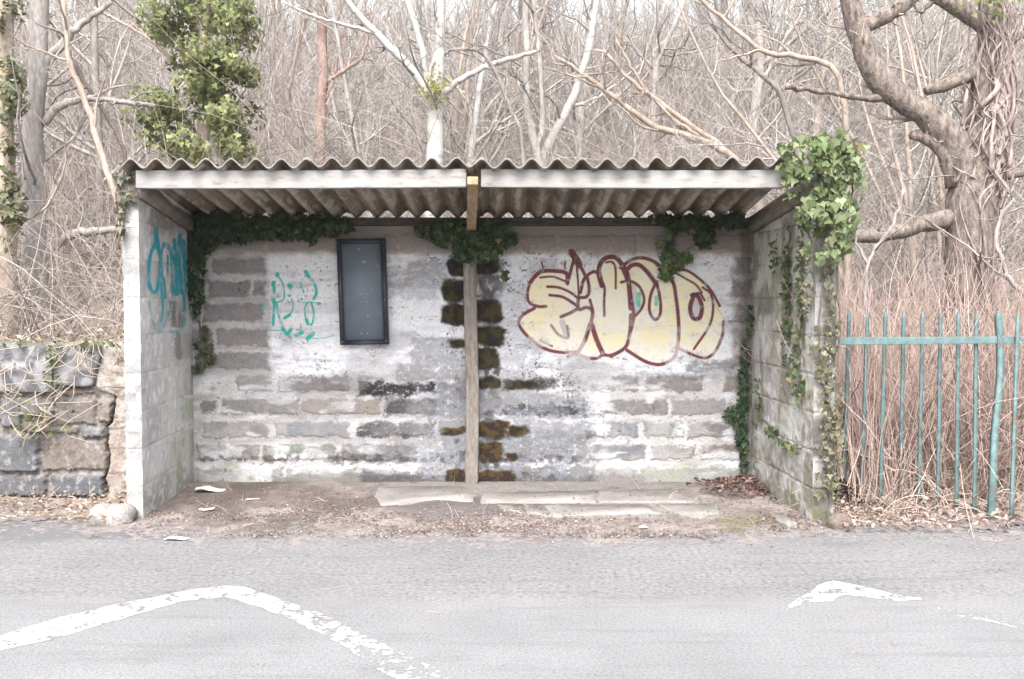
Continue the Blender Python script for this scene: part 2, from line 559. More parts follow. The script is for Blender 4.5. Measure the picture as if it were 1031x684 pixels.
c = mixc(c, (0.115, 0.10, 0.102), blob(450, 514, 75, 11) * 0.75)
c = mixc(c, (0.115, 0.105, 0.05), blob(755, 528, 42, 10) * 0.7)
c = mixc(c, (0.085, 0.066, 0.06), blob(270, 500, 80, 13) * 0.55)
c = mixc(c, (0.205, 0.19, 0.18), np.maximum(blob(560, 492, 190, 11), blob(640, 512, 110, 13)) * sstep(.35, .55, nn + .1) * 0.8)
c = mixc(c, (0.215, 0.202, 0.20), sstep(24, 0, m)[...] * 0.95)
vg = build('verge', np.stack([XX, YY, zz], -1), q, M_DIRT, None, c.reshape(-1, 3), True, origin=(0, 0, 0))
tag(vg, 'trodden dirt and leaf mould between the shelter and the road', 'ground', kind='structure')

# ------------------------------------------------------------------ painted grids


def bilerp_grid(c00, c10, c11, c01, step):
    c00, c10, c11, c01 = [np.asarray(c, float) for c in (c00, c10, c11, c01)]
    nu = max(2, int(np.linalg.norm(c10 - c00) / step)); nv = max(2, int(np.linalg.norm(c01 - c00) / step))
    s, t = np.meshgrid(np.linspace(0, 1, nu), np.linspace(0, 1, nv))
    s = s[..., None]; t = t[..., None]
    P = (c00 * (1 - s) + c10 * s) * (1 - t) + (c01 * (1 - s) + c11 * s) * t
    i = np.arange(nu * nv).reshape(nv, nu)
    q = np.stack([i[:-1, :-1], i[:-1, 1:], i[1:, 1:], i[1:, :-1]], -1).reshape(-1, 4)
    nrm = np.cross(c10 - c00, c01 - c00); nrm /= np.linalg.norm(nrm)
    border = np.minimum.reduce([s[..., 0], 1 - s[..., 0], t[..., 0], 1 - t[..., 0]])
    return P, q, nrm, sstep(0, 0.012, border), s[..., 0], t[..., 0]


def rmask(px, py, x0, y0, x1, y1, soft=2.0, amp=7.0, sc=0.16, seed=41):
    cx, cy = (x0 + x1) / 2, (y0 + y1) / 2
    ddx = np.abs(px - cx) - (x1 - x0) / 2; ddy = np.abs(py - cy) - (y1 - y0) / 2
    sd = np.maximum(ddx, ddy)
    sd = sd + amp * (fbm(px * sc, py * sc * 1.3, 4, seed) - 0.5) + 3.2 * (fbm(px * .5, py * .6, 3, seed + 1) - 0.5)
    return sstep(soft, -soft, sd)


def seg_dist(px, py, pts):
    d = np.full(px.shape, 1e9)
    for (ax, ay), (bx, by) in zip(pts[:-1], pts[1:]):
        vx_, vy_ = bx - ax, by - ay
        L = vx_ * vx_ + vy_ * vy_ + 1e-9
        t = np.clip(((px - ax) * vx_ + (py - ay) * vy_) / L, 0, 1)
        d = np.minimum(d, np.hypot(px - ax - t * vx_, py - ay - t * vy_))
    return d


def stroke(alpha, px, py, pts, wdt, o, sc, curve=True, soft=0.45):
    pts = np.array(pts, float) / sc + np.array(o)
    if curve and len(pts) > 2: pts = resample(pts, len(pts) * 5)
    r = wdt / sc / 2
    x0, y0 = pts.min(0) - r - 3; x1, y1 = pts.max(0) + r + 3
    sel = (px > x0) & (px < x1) & (py > y0) & (py < y1)
    if not sel.any(): return
    d = seg_dist(px[sel], py[sel], pts)
    a = sstep(r + soft, max(0, r - soft), d)
    alpha[sel] = np.maximum(alpha[sel], a)


def poly_mask(px, py, pts):
    inside = np.zeros(px.shape, bool)
    n = len(pts)
    for k in range(n):
        x0, y0 = pts[k]; x1, y1 = pts[(k + 1) % n]
        cond = ((y0 > py) != (y1 > py))
        xi = (x1 - x0) * (py - y0) / ((y1 - y0) if y1 != y0 else 1e-9) + x0
        inside ^= cond & (px < xi)
    return inside


# ------------------------------------------------------------------ the shelter
shelter = thing('bus_shelter', 'open fronted grey block bus shelter with corrugated roof and graffiti inside', 'bus shelter', (-0.22, 6.4, 0))
YB = 6.95            # face of the back wall
ZT = 1.80            # top of the back wall
bl = (-2.26, YB, -0.03); br = (1.70, YB, -0.03); tr = (1.70, YB, ZT); tl = (-2.26, YB, ZT)
P, q, nrm, bord, S, T = bilerp_grid(bl, br, tr, tl, 0.0042)
px, py = proj(P)
NS = dict(a=fbm(px * .05, py * .05, 5, 51), b=fbm(px * .22, py * .22, 4, 52), c=fbm(px * .7, py * .7, 3, 53), d=fbm(px * .03, py * .16, 4, 54))
col = np.ones(P.shape) * np.array([0.46, 0.44, 0.425])                         # smeared mortar
col = mixc(col, (0.50, 0.475, 0.455), sstep(0.4, 0.65, NS['b']))
col = mixc(col, (0.30, 0.275, 0.255), sstep(0.52, 0.72, NS['d']) * 0.5)
hgt = 0.004 * (NS['b'] - 0.5)
courses = [210, 233, 256, 279, 302, 327, 351, 374, 397, 420, 443, 466, 492]
GREY = (0.25, 0.232, 0.222); WARM = (0.26, 0.22, 0.185); BLUE = (0.225, 0.225, 0.235); GREEN = (0.19, 0.215, 0.17); PURP = (0.235, 0.207, 0.20)
stone_rows = {
    1: [(190, 268, WARM), (270, 400, WARM), (402, 480, GREY), (482, 560, WARM), (562, 640, WARM), (642, 700, GREY), (702, 756, WARM)],
    2: [(190, 211, GREY), (213, 268, PURP), (735, 756, GREY)],
    3: [(190, 208, GREY), (210, 252, PURP), (255, 268, GREY), (730, 756, PURP)],
    4: [(190, 203, GREY), (206, 266, PURP), (728, 756, GREY)],
    5: [(190, 215, GREY), (217, 270, PURP), (730, 756, GREY)],
    6: [(215, 272, GREY), (275, 330, PURP), (540, 600, GREY), (612, 660, PURP), (735, 756, GREY)],
    7: [(238, 275, GREY), (280, 352, PURP), (362, 385, GREY), (566, 583, GREY), (594, 642, GREY), (648, 708, PURP), (728, 756, WARM)],
    8: [(203, 220, GREEN), (224, 301, GREY), (303, 383, WARM), (388, 440, BLUE), (568, 588, GREY), (594, 672, GREY), (675, 730, GREY), (732, 750, WARM)],
    9: [(205, 270, GREY), (276, 352, BLUE), (362, 436, BLUE), (591, 608, BLUE), (610, 642, BLUE), (648, 688, BLUE), (692, 750, GREY)],
    10: [(198, 262, GREY), (264, 340, GREEN), (345, 420, GREY), (592, 650, BLUE), (655, 700, GREY), (704, 750, WARM)],
    11: [(198, 285, GREEN), (288, 360, GREEN), (365, 450, BLUE), (560, 640, GREY), (645, 750, GREEN)],
}
for rI, lst in stone_rows.items():
    y0, y1 = courses[rI], courses[rI + 1]
    for k, (x0, x1, cc) in enumerate(lst):
        mm = rmask(px, py, x0 + 1, y0 + 4.5, x1 - 1, y1 - 3.5, 1.7, 6.5, 0.13, 60 + rI * 7 + k)
        vis = 0.55 + 0.45 * sstep(0.35, 0.6, NS['a']) if rI >= 9 else 0.9
        if rI == 11: vis = 0.55
        tone = 0.72 + 0.34 * rng.random()
        col = mixc(col, np.array(cc) * tone, mm * vis * np.clip(0.85 + 0.5 * (NS['b'] - 0.4), 0, 1))
        hgt = hgt + 0.010 * mm
# whitewash panels, worn at their rims
WHITE = np.array([0.73, 0.72, 0.735])
wash = np.maximum(rmask(px, py, 271, 256, 474, 376, 3.5, 10, 0.07, 71), rmask(px, py, 503, 256, 737, 377, 3.5, 12, 0.07, 72))
wash = wash * (0.97 - 0.28 * sstep(0.56, 0.70, NS['b']) - 0.30 * sstep(0.52, 0.66, NS['d']))
col = mixc(col, WHITE * 0.97, np.clip(wash, 0, 1))
hgt = hgt * (1 - 0.5 * wash)
# lime bloom on lower courses
bloom = sstep(0.50, 0.66, fbm(px * .035, py * .10, 5, 73)) * sstep(372, 385, py)
col = mixc(col, (0.60, 0.59, 0.585), bloom * 0.75)
bl2 = rmask(px, py, 425, 255, 600, 490, 20, 60, 0.04, 74) * sstep(0.40, 0.62, fbm(px * .16, py * .22, 5, 75, 0.65))
col = mixc(col, (0.60, 0.60, 0.615), bl2 * 0.7)
# faint green algae low down on the left and right
al = sstep(0.45, 0.65, fbm(px * .03, py * .05, 4, 76)) * sstep(420, 480, py) * (sstep(330, 250, px) + sstep(560, 690, px))
col = mixc(col, (0.30, 0.31, 0.23), al * 0.5)
# grime along the foot and along seams
foot = rmask(px, py, 190, 458, 600, 466, 2, 9, 0.10, 77) * sstep(0.42, 0.6, NS['b'])
col = mixc(col, (0.12, 0.10, 0.095), foot * 0.75)
foot = rmask(px, py, 275, 478, 650, 492, 2, 12, 0.10, 78)
col = mixc(col, (0.17, 0.155, 0.14), foot * 0.75)
# black and blue-grey mould spreading from the post
MOULD = (0.045, 0.042, 0.045)
dark = np.zeros(px.shape)
for x0, y0, x1, y1, s_ in [(361, 385, 441, 398, 1.0), (386, 402, 447, 419, .75), (360, 427, 437, 440, .9), (350, 440, 470, 466, .35), (300, 384, 360, 396, .35), (520, 425, 600, 445, .45), (385, 270, 440, 300, .3), (400, 366, 470, 384, .5), (440, 384, 470, 420, .7), (442, 425, 470, 470, .6), (360, 476, 470, 489, .6), (420, 440, 470, 489, .45),
                           (330, 457, 420, 465, .6), (508, 407, 590, 418, .9), (485, 398, 590, 421, .45), (484, 434, 592, 466, .65), (484, 468, 600, 489, .7), (508, 382, 556, 392, .8), (410, 262, 450, 292, .45),
                           (415, 340, 470, 372, .45), (482, 372, 540, 400, .35), (505, 290, 530, 372, .25), (692, 365, 736, 374, .6), (724, 318, 745, 326, .7), (640, 376, 735, 381, .3)]:
    mm = rmask(px, py, x0, y0, x1, y1, 2.5, 13, 0.11, int(x0 + y0))
    dark = np.maximum(dark, mm * s_ * sstep(0.15, 0.46, fbm(px * .33, py * .42, 4, int(x1), 0.65)) )
stain = rmask(px, py, 482, 262, 503, 488, 6, 26, 0.07, 87) * sstep(.25, .48, fbm(px * .2, py * .16, 4, 88))
stain = np.maximum(stain, rmask(px, py, 456, 300, 470, 488, 5, 22, 0.07, 89) * sstep(.40, .56, fbm(px * .2, py * .16, 4, 90)))
dark = np.maximum(dark, stain * 0.88)
speck = sstep(0.62, 0.70, fbm(px * .42, py * .5, 3, 81)) * sstep(0.45, 0.62, fbm(px * .06, py * .08, 3, 82)) * sstep(400, 440, px) * sstep(640, 560, px)
dark = np.maximum(dark, speck * 0.8)
speck2 = sstep(0.66, 0.72, fbm(px * .4, py * .5, 3, 83)) * sstep(0.52, 0.66, fbm(px * .05, py * .09, 3, 84)) * sstep(253, 262, py)
dark = np.maximum(dark, speck2 * 0.55)
col = mixc(col, MOULD, dark)
bluish = sstep(0.40, 0.62, fbm(px * .14, py * .2, 5, 85, 0.65)) * rmask(px, py, 425, 395, 595, 490, 10, 40, 0.05, 86)
col = mixc(col, (0.27, 0.28, 0.31), bluish * 0.5)
# moss cushions in the courses either side of the post
moss = np.zeros(px.shape)
for x0, y0, x1, y1 in [(452, 258, 472, 279), (446, 283, 472, 303), (445, 307, 472, 327), (453, 342, 470, 350), (478, 258, 500, 276), (478, 303, 505, 324), (478, 329, 508, 348), (478, 351, 501, 371), (478, 380, 505, 391),
                       (511, 383, 551, 391), (478, 424, 512, 441), (512, 428, 530, 438), (478, 445, 505, 464), (447, 473, 470, 489), (478, 474, 516, 489), (448, 430, 466, 438), (508, 456, 520, 463)]:
    ex = np.abs(px - (x0 + x1) / 2) / ((x1 - x0) / 2); ey = np.abs(py - (y0 + y1) / 2) / ((y1 - y0) / 2)
    sd = ((ex ** 4 + ey ** 4) ** .25 - 1.08) * (y1 - y0) / 2 + 7 * (fbm(px * .12, py * .15, 5, int(x0 * 3 + y0)) - .5)
    moss = np.maximum(moss, sstep(1.8, -1.8, sd))
mc = np.where((NS['b'] > 0.5)[..., None], np.array([0.030, 0.024, 0.014]), np.array([0.062, 0.050, 0.020]))
mc = np.where((py > 415)[..., None], mc * np.array([1.35, 1.15, 0.9]), mc)
col = col * (1 - moss[..., None]) + mc * moss[..., None]
hgt = hgt + 0.012 * moss * (0.5 + NS['c'])
# brown top course, with roof shade painted in towards its upper edge
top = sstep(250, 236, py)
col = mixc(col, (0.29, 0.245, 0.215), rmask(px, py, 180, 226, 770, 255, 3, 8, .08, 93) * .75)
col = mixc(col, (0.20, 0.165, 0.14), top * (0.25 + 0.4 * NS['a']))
col = mixc(col, (0.27, 0.255, 0.25), sstep(.56, .70, fbm(px * .022, py * .035, 4, 94)) * .45 * (1 - moss))
col = mixc(col, (0.12, 0.10, 0.08), rmask(px, py, 745, 230, 760, 490, 3, 10, .1, 91) * 0.6)
wallcol = np.clip(0.91 * col ** 1.14 * np.array([0.975, 0.995, 1.03]), 0.012, 0.6)
PW = P + nrm * (hgt * bord)[..., None]
mb = MB(); mb.add(PW, q, wallcol)
for (V, F) in [(np.array([(-2.26, YB, -.03), (-2.26, YB + .14, -.03), (1.70, YB + .14, -.03), (1.70, YB, -.03), (-2.26, YB, ZT), (-2.26, YB + .14, ZT), (1.70, YB + .14, ZT), (1.70, YB, ZT)]),
                np.array([[0, 1, 5, 4], [1, 2, 6, 5], [2, 3, 7, 6], [4, 5, 6, 7]]))]:
    mb.add(V, F, (0.36, 0.33, 0.31))
back = mb.build('back_wall', M_WALL, shelter)
tag(back, 'whitewashed back wall with mossy dark courses')


def paint_part(name, P, q, nrm, alpha, pcol, under, parent, label, thr=0.10, lift=0.0022):
    a = alpha.ravel()[q].max(1)
    qq = q[a > thr]
    used, inv = np.unique(qq, return_inverse=True)
    V = P.reshape(-1, 3)[used] + nrm * lift
    A = np.clip(alpha.ravel()[used], 0, 1)[:, None]
    C = under.reshape(-1, 3)[used] * (1 - A) + pcol.reshape(-1, 3)[used] * A
    o = build(name, V, inv.reshape(qq.shape), M_PAINT, parent, C)
    o['label'] = label
    return o


# big bubble-letter piece
oa, ob, sc = (515, 245), (615, 245), 5.26
outl = [(40, 420), (60, 380), (120, 345), (88, 310), (85, 230), (110, 180), (160, 150), (290, 155), (312, 100), (308, 50), (330, 40), (360, 100), (392, 170), (430, 150), (460, 160), (460, 110), (490, 72), (530, 66), (570, 90), (590, 118)]
outl = [(x / sc + oa[0], y / sc + oa[1]) for x, y in outl]
o2 = [(70, 105), (130, 77), (190, 82), (250, 112), (300, 160), (350, 142), (400, 147), (460, 180), (520, 240), (570, 320), (598, 400), (590, 500), (550, 580), (500, 612), (440, 595), (365, 550), (350, 600), (300, 635), (250, 646), (170, 625), (85, 568)]
outl += [(x / sc + ob[0], y / sc + ob[1]) for x, y in o2]
outl += [(x / sc + oa[0], y / sc + oa[1]) for x, y in [(600, 555), (520, 598), (450, 613), (380, 605), (340, 588), (250, 580), (170, 550), (100, 505), (60, 465)]]
fill = poly_mask(px, py, outl).astype(float)
fill *= 0.93 - 0.38 * sstep(0.55, 0.7, NS['b']) - 0.2 * sstep(0.5, 0.65, NS['d'])
fill *= 0.45 + 0.55 * sstep(362, 335, py + 10 * (NS['a'] - .5))
line = np.zeros(px.shape)
for pts, wd in [
    ([(95, 215), (120, 180), (160, 150), (230, 147), (290, 160), (296, 212)], 17), ([(95, 215), (84, 270), (95, 315), (140, 335), (182, 335)], 13), ([(152, 182), (220, 178), (285, 202)], 9),
    ([(190, 230), (250, 235), (310, 260), (350, 290)], 11), ([(202, 275), (270, 285), (330, 320), (355, 345)], 12), ([(120, 345), (60, 380), (38, 420), (60, 465), (110, 515), (180, 560), (260, 578), (340, 575)], 14),
    ([(355, 345), (310, 370), (262, 390)], 14), ([(210, 435), (250, 485), (300, 500), (295, 440)], 11), ([(150, 515), (215, 545)], 9), ([(296, 212), (318, 130), (330, 90)], 14), ([(318, 48), (340, 80), (358, 115)], 30), ([(355, 110), (375, 140), (390, 172)], 14),
    ([(345, 120), (352, 200), (356, 280)], 9), ([(365, 262), (385, 190), (430, 152), (462, 160)], 14), ([(402, 185), (412, 250), (395, 285), (356, 292), (356, 350), (400, 340), (428, 362), (420, 430)], 14), ([(415, 300), (432, 370), (416, 430)], 12),
    ([(415, 430), (390, 510), (345, 590)], 17), ([(425, 430), (450, 510), (482, 582)], 20), ([(340, 585), (400, 605), (450, 610), (485, 592), (530, 592), (600, 555), (625, 480), (631, 380)], 14),
    ([(478, 225), (462, 160), (470, 110), (500, 78), (550, 76), (590, 120), (615, 170), (625, 250), (632, 345)], 20), ([(470, 160), (480, 200), (493, 240), (490, 310), (492, 385)], 11), ([(500, 102), (535, 100), (550, 140), (552, 240)], 9),
    ([(160, 100), (168, 140)], 8), ([(285, 95), (282, 135)], 8), ([(300, 600), (330, 590)], 14)]:
    stroke(line, px, py, pts, wd * 1.35, oa, sc)
for pts, wd in [
    ([(52, 130), (90, 100), (140, 78), (190, 82), (240, 105), (290, 160), (330, 210), (345, 290), (355, 370), (360, 470), (350, 560), (330, 610), (260, 643), (180, 625), (85, 567)], 15), ([(75, 152), (110, 118), (150, 116), (190, 150), (225, 195), (242, 222)], 18),
    ([(60, 130), (95, 220), (110, 310), (120, 390), (100, 480), (78, 550), (0, 600)], 15), ([(55, 207), (100, 200), (150, 230), (176, 295), (160, 350), (122, 392)], 12), ([(240, 205), (210, 280), (205, 360), (235, 405), (262, 370), (260, 290), (242, 205)], 13),
    ([(330, 150), (400, 190), (450, 220), (482, 262)], 9), ([(350, 140), (405, 146), (470, 190), (530, 250), (576, 332)], 12), ([(487, 235), (530, 270), (541, 350), (520, 440), (440, 560)], 11), ([(596, 415), (590, 490), (550, 575), (500, 608), (430, 590), (345, 550)], 13),
    ([(440, 272), (420, 340), (435, 395), (470, 395), (482, 340), (462, 282), (430, 275)], 18), ([(440, 272), (470, 265), (496, 302)], 10), ([(5, 100), (25, 130), (26, 235)], 9)]:
    stroke(line, px, py, pts, wd * 1.35, ob, sc)
teal = np.zeros(px.shape)
stroke(teal, px, py, [(148, 270), (146, 330)], 26, ob, sc); stroke(teal, px, py, [(241, 285), (240, 325)], 20, ob, sc)
greyf = np.zeros(px.shape)
stroke(greyf, px, py, [(450, 300), (452, 375)], 40, ob, sc); stroke(greyf, px, py, [(120, 230), (130, 360)], 30, ob, sc); stroke(greyf, px, py, [(270, 420), (290, 480)], 34, oa, sc)
pc = np.ones(P.shape) * np.array([0.64, 0.565, 0.35])
pc = mixc(pc, (0.62, 0.58, 0.46), sstep(0.4, 0.6, NS['a']))
pc = mixc(pc, (0.36, 0.31, 0.33), greyf * 0.8); pc = mixc(pc, (0.10, 0.36, 0.28), teal)
lineS = line * (0.98 - 0.12 * sstep(0.60, 0.74, NS['b']) - 0.22 * sstep(0.5, 0.62, NS['a']) * sstep(300, 340, py))
lc = np.where((NS['b'] > 0.5)[..., None], np.array([0.065, 0.008, 0.018]), np.array([0.12, 0.015, 0.032]))
lc = mixc(lc * np.ones(P.shape), (0.27, 0.13, 0.17), sstep(0.50, 0.64, NS['a']) * sstep(325, 350, py) * 0.7)
a1 = np.maximum(fill, lineS)
pc = pc * (1 - lineS[..., None]) + lc * lineS[..., None]
paint_part('graffiti', PW, q, nrm, a1, pc, wallcol, back, 'cream bubble letter graffiti outlined in maroon right of the post')
# small turquoise tag by the notice board
t2 = np.zeros(px.shape); oc, s2 = (260, 265), 8.05
for pts, wd in [([(155, 95), (200, 170), (212, 260), (200, 300), (150, 320)], 14), ([(125, 165), (130, 240)], 26), ([(155, 90), (156, 100)], 34), ([(125, 160), (122, 175)], 34), ([(256, 183), (260, 190)], 42), ([(248, 262), (254, 264)], 24), ([(345, 160), (347, 170)], 22),
                ([(352, 290), (354, 293)], 20), ([(486, 328), (500, 328)], 24), ([(120, 290), (135, 325)], 36), ([(132, 330), (125, 440), (122, 500)], 24), ([(150, 320), (165, 420), (200, 520)], 18), ([(270, 290), (285, 350), (262, 410), (222, 445)], 13), ([(255, 420), (215, 445)], 28),
                ([(345, 165), (370, 240)], 16), ([(380, 70), (430, 130), (465, 190), (470, 250), (450, 288)], 24), ([(385, 70), (410, 110)], 34), ([(400, 320), (378, 370), (388, 460), (402, 490)], 16), ([(392, 460), (402, 490)], 30), ([(430, 320), (450, 400), (442, 480), (425, 500)], 18), ([(360, 320), (440, 318), (490, 328)], 8),
                ([(200, 530), (230, 575), (268, 538)], 32), ([(312, 585), (356, 560)], 34), ([(400, 612), (445, 572)], 36), ([(440, 612), (540, 605), (610, 588)], 7), ([(30, 320), (50, 360)], 30), ([(50, 560), (90, 545)], 20), ([(95, 545), (200, 545)], 8)]:
    stroke(t2, px, py, pts, wd, oc, s2)
t2 *= np.where(px < 271, 0.4, 1.0) * (0.95 - 0.45 * sstep(0.55, 0.7, NS['b']))
paint_part('graffiti', PW, q, nrm, t2, np.ones(P.shape) * np.array([0.005, 0.31, 0.255]), wallcol, back, 'small turquoise drippy tag left of the notice board')


def side_wall(name, xf_out, xf_in, yf, xb_in, yb, zt_f, zt_b, tint, seed, label, rough):
    """xf_*: X of outer/inner edge on the front, xb_in: X of inner edge at the back"""
    mb = MB()
    left = xf_out < xf_in
    # inner face
    a = (xf_in, yf, -0.03); b_ = (xb_in, yb, -0.03); c_ = (xb_in, yb, zt_b); d_ = (xf_in, yf, zt_f)
    if left: P, q, nrm, bord, S, T = bilerp_grid(a, b_, c_, d_, 0.0055)
    else: P, q, nrm, bord, S, T = bilerp_grid(b_, a, d_, c_, 0.0055)
    # front face
    e = (xf_out, yf, -0.03); f = (xf_out, yf, zt_f)
    if left: P2, q2, n2, bo2, S2, T2 = bilerp_grid(e, a, d_, f, 0.005)
    else: P2, q2, n2, bo2, S2, T2 = bilerp_grid(a, e, f, d_, 0.005)
    res = []
    for (PP, qq, nn_, bo, face) in ((P, q, nrm, bord, 0), (P2, q2, n2, bo2, 1)):
        u = PP[..., 1] * 1.0 if face == 0 else PP[..., 0]
        v = PP[..., 2]
        na = fbm(u * 4 + seed, v * 4, 5, seed); nb_ = fbm(u * 22, v * 22, 4, seed + 1); nc = fbm(u * 7 + 3, v * 1.3, 4, seed + 2)
        cc = np.ones(PP.shape) * np.array(tint)
        cc = mixc(cc, np.array(tint) * (0.84 if left else 0.66), sstep(0.45, 0.68, na))
        cc = mixc(cc, np.array(tint) * 1.28, sstep(0.52, 0.72, nb_) * 0.8)
        cc = mixc(cc, np.array(tint) * np.array([0.55, 0.53, 0.5]), sstep(0.50, 0.68, nc) * rough * (0.6 if left else 1))
        # mortar courses of 225 mm blocks
        row = np.floor((v + 0.03) / 0.222); fv = (v + 0.03) / 0.222 - row
        dv = np.minimum(fv, 1 - fv) * 0.222
        jn = (fbm(u * 9, v * 9, 3, seed + 4) - 0.5) * 0.016
        joint = sstep(0.0085, 0.003, dv + jn * 0.9)
        if face == 0:
            uu = (PP[..., 1] - yf) / 0.45 + 0.5 * (row % 2) + 0.13
            fu = uu - np.floor(uu); du = np.minimum(fu, 1 - fu) * 0.45
            joint = np.maximum(joint, sstep(0.0085, 0.003, du + jn * 0.5))
            blk = _hash(np.floor(uu), row, row * 0, seed)
        else:
            blk = _hash(row * 0, row, row * 0, seed)
        cc = cc * (0.86 + 0.28 * blk[..., None])
        jpat = joint * (0.45 + 0.5 * sstep(0.4, 0.6, na))
        cc = mixc(cc, np.array(tint) * (0.38 if not left else 0.70), jpat * (0.85 if not left else 0.5))
        cc = mixc(cc, (0.17, 0.16, 0.12), sstep(0.32, 0.02, v + 0.22 * (na - 0.5)) * 0.65 * sstep(0.4, 0.6, nb_ + 0.08))
        h = 0.006 * (nb_ - 0.5) * (1 + rough * 1.5) - (0.0025 if left else 0.007) * joint + 0.010 * rough * (na - 0.5)
        ppx, ppy = proj(PP)
        if face == 0 and left:
            # bare dark stones through worn paint, damp green foot towards the back
            for (x0, y0, x1, y1, k) in [(172, 303, 184, 330, .8), (176, 335, 196, 362, .7), (186, 372, 197, 398, .55), (186, 340, 197, 360, .5)]:
                cc = mixc(cc, (0.16, 0.14, 0.13), rmask(ppx, ppy, x0, y0, x1, y1, 1.2, 4, .3, x0) * k)
            for (x0, y0, x1, y1) in [(184, 400, 198, 425), (185, 432, 198, 462), (170, 445, 184, 485)]:
                cc = mixc(cc, (0.27, 0.31, 0.20), rmask(ppx, ppy, x0, y0, x1, y1, 2.5, 6, .2, x0) * 0.7)
            cc = mixc(cc, (0.15, 0.125, 0.10), rmask(ppx, ppy, 150, 160, 200, 236, 5, 16, .1, 5) * 0.55)  # roof's shadow across the wall top, painted into the colour
        if not left:
            cc = mixc(cc, (0.15, 0.155, 0.075), sstep(0.42, 0.0, v + 0.25 * (nb_ - 0.5)) * sstep(0.44, 0.6, na) * 0.7)
            cc = mixc(cc, (0.50, 0.49, 0.475), sstep(0.52, 0.64, fbm(u * 5, v * 7, 5, seed + 9)) * 0.8)
            cc = mixc(cc, (0.13, 0.12, 0.11), sstep(0.55, 0.68, fbm(u * 7, v * 4, 5, seed + 19)) * 0.75)
            if face == 0:
                cc = mixc(cc, (0.26, 0.245, 0.17), 0.35 * sstep(0.4, 0.6, na))
        else:
            cc = mixc(cc, (0.50, 0.50, 0.49), sstep(0.52, 0.66, fbm(u * 5, v * 3, 4, seed + 9)) * 0.6)
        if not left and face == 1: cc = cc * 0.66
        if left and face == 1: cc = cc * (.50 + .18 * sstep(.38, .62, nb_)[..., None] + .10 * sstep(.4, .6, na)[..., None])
        cc = np.clip(cc, 0.015, 0.7)
        PP2 = PP + nn_ * (h * bo)[..., None]
        mb.add(PP2, qq, cc)
        res.append((PP2, qq, nn_, cc, ppx, ppy))
    # plain outer, top and back faces
    ob_ = (xf_out - (xf_in - xb_in), yb)
    V = np.array([(xf_out, yf, -.03), (ob_[0], ob_[1], -.03), (ob_[0], ob_[1], zt_b), (xf_out, yf, zt_f), (xf_in, yf, zt_f), (xb_in, yb, zt_b), (xb_in, yb, -.03)])
    mb.add(V, [np.array([[0, 1, 2, 3], [3, 2, 5, 4], [1, 6, 5, 2]])], np.array(tint) * 0.8)
    o = mb.build(name, M_WALL, shelter)
    tag(o, label)
    return o, res


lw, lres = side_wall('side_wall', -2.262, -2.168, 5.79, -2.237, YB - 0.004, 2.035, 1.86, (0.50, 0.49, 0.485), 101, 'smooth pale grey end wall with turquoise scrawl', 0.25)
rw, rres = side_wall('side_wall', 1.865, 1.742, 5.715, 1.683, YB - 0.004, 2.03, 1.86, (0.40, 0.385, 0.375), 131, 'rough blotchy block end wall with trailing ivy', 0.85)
# turquoise scrawl on the left wall
PP2, qq, nn_, cc, ppx, ppy = lres[0]
t3 = np.zeros(ppx.shape); od, s3 = (140, 220), 5.26
for pts, wd in [([(88, 55), (84, 130), (62, 180), (50, 260), (50, 340), (75, 392), (100, 362), (112, 250), (104, 170), (90, 80)], 20), ([(88, 60), (90, 150)], 28), ([(110, 250), (116, 370), (122, 480), (110, 600)], 15), ([(112, 280), (130, 330), (136, 420)], 16),
                ([(130, 140), (116, 190), (120, 300)], 14), ([(130, 138), (160, 155), (175, 200), (180, 300), (186, 400)], 26), ([(186, 115), (190, 200), (195, 300), (200, 400)], 22), ([(214, 90), (210, 200), (216, 300), (226, 395)], 24), ([(232, 120), (240, 250), (243, 385)], 22),
                ([(150, 200), (150, 300)], 14), ([(50, 440), (70, 540), (100, 605)], 10), ([(165, 440), (150, 520), (112, 600)], 12), ([(168, 602), (210, 592), (240, 545), (236, 400)], 17), ([(190, 600), (215, 610)], 16), ([(258, 130), (262, 250), (258, 360)], 16)]:
    stroke(t3, ppx, ppy, pts, wd, od, s3, soft=0.6)
t3 *= (0.95 - 0.45 * sstep(0.52, 0.68, fbm(PP2[..., 1] * 16, PP2[..., 2] * 16, 4, 203))) * (1 - 0.45 * sstep(300, 340, ppy))
paint_part('graffiti', PP2, qq, nn_, t3, np.ones(PP2.shape) * np.array([0.005, 0.27, 0.34]), cc, lw, 'tall turquoise looping scrawl on the left end wall')

# --- corrugated roof of four overlapping sheets
PITCHW = 0.1415
RY0, RY1 = 5.64, 7.02
RZ0 = at(450, 163.8, RY0)[2]; slope = (RZ0 - 1.895) / (6.95 - RY0)
x_l, x_r = at(121, 160, RY0)[0], at(812, 160, RY0)[0]
AMP = 0.0255


def roof_z(x, y, lift=0.0):
    ph = 2 * np.pi * (x - at(131.5, 160, RY0)[0]) / PITCHW
    return RZ0 - slope * (y - RY0) + AMP * np.cos(ph) + lift


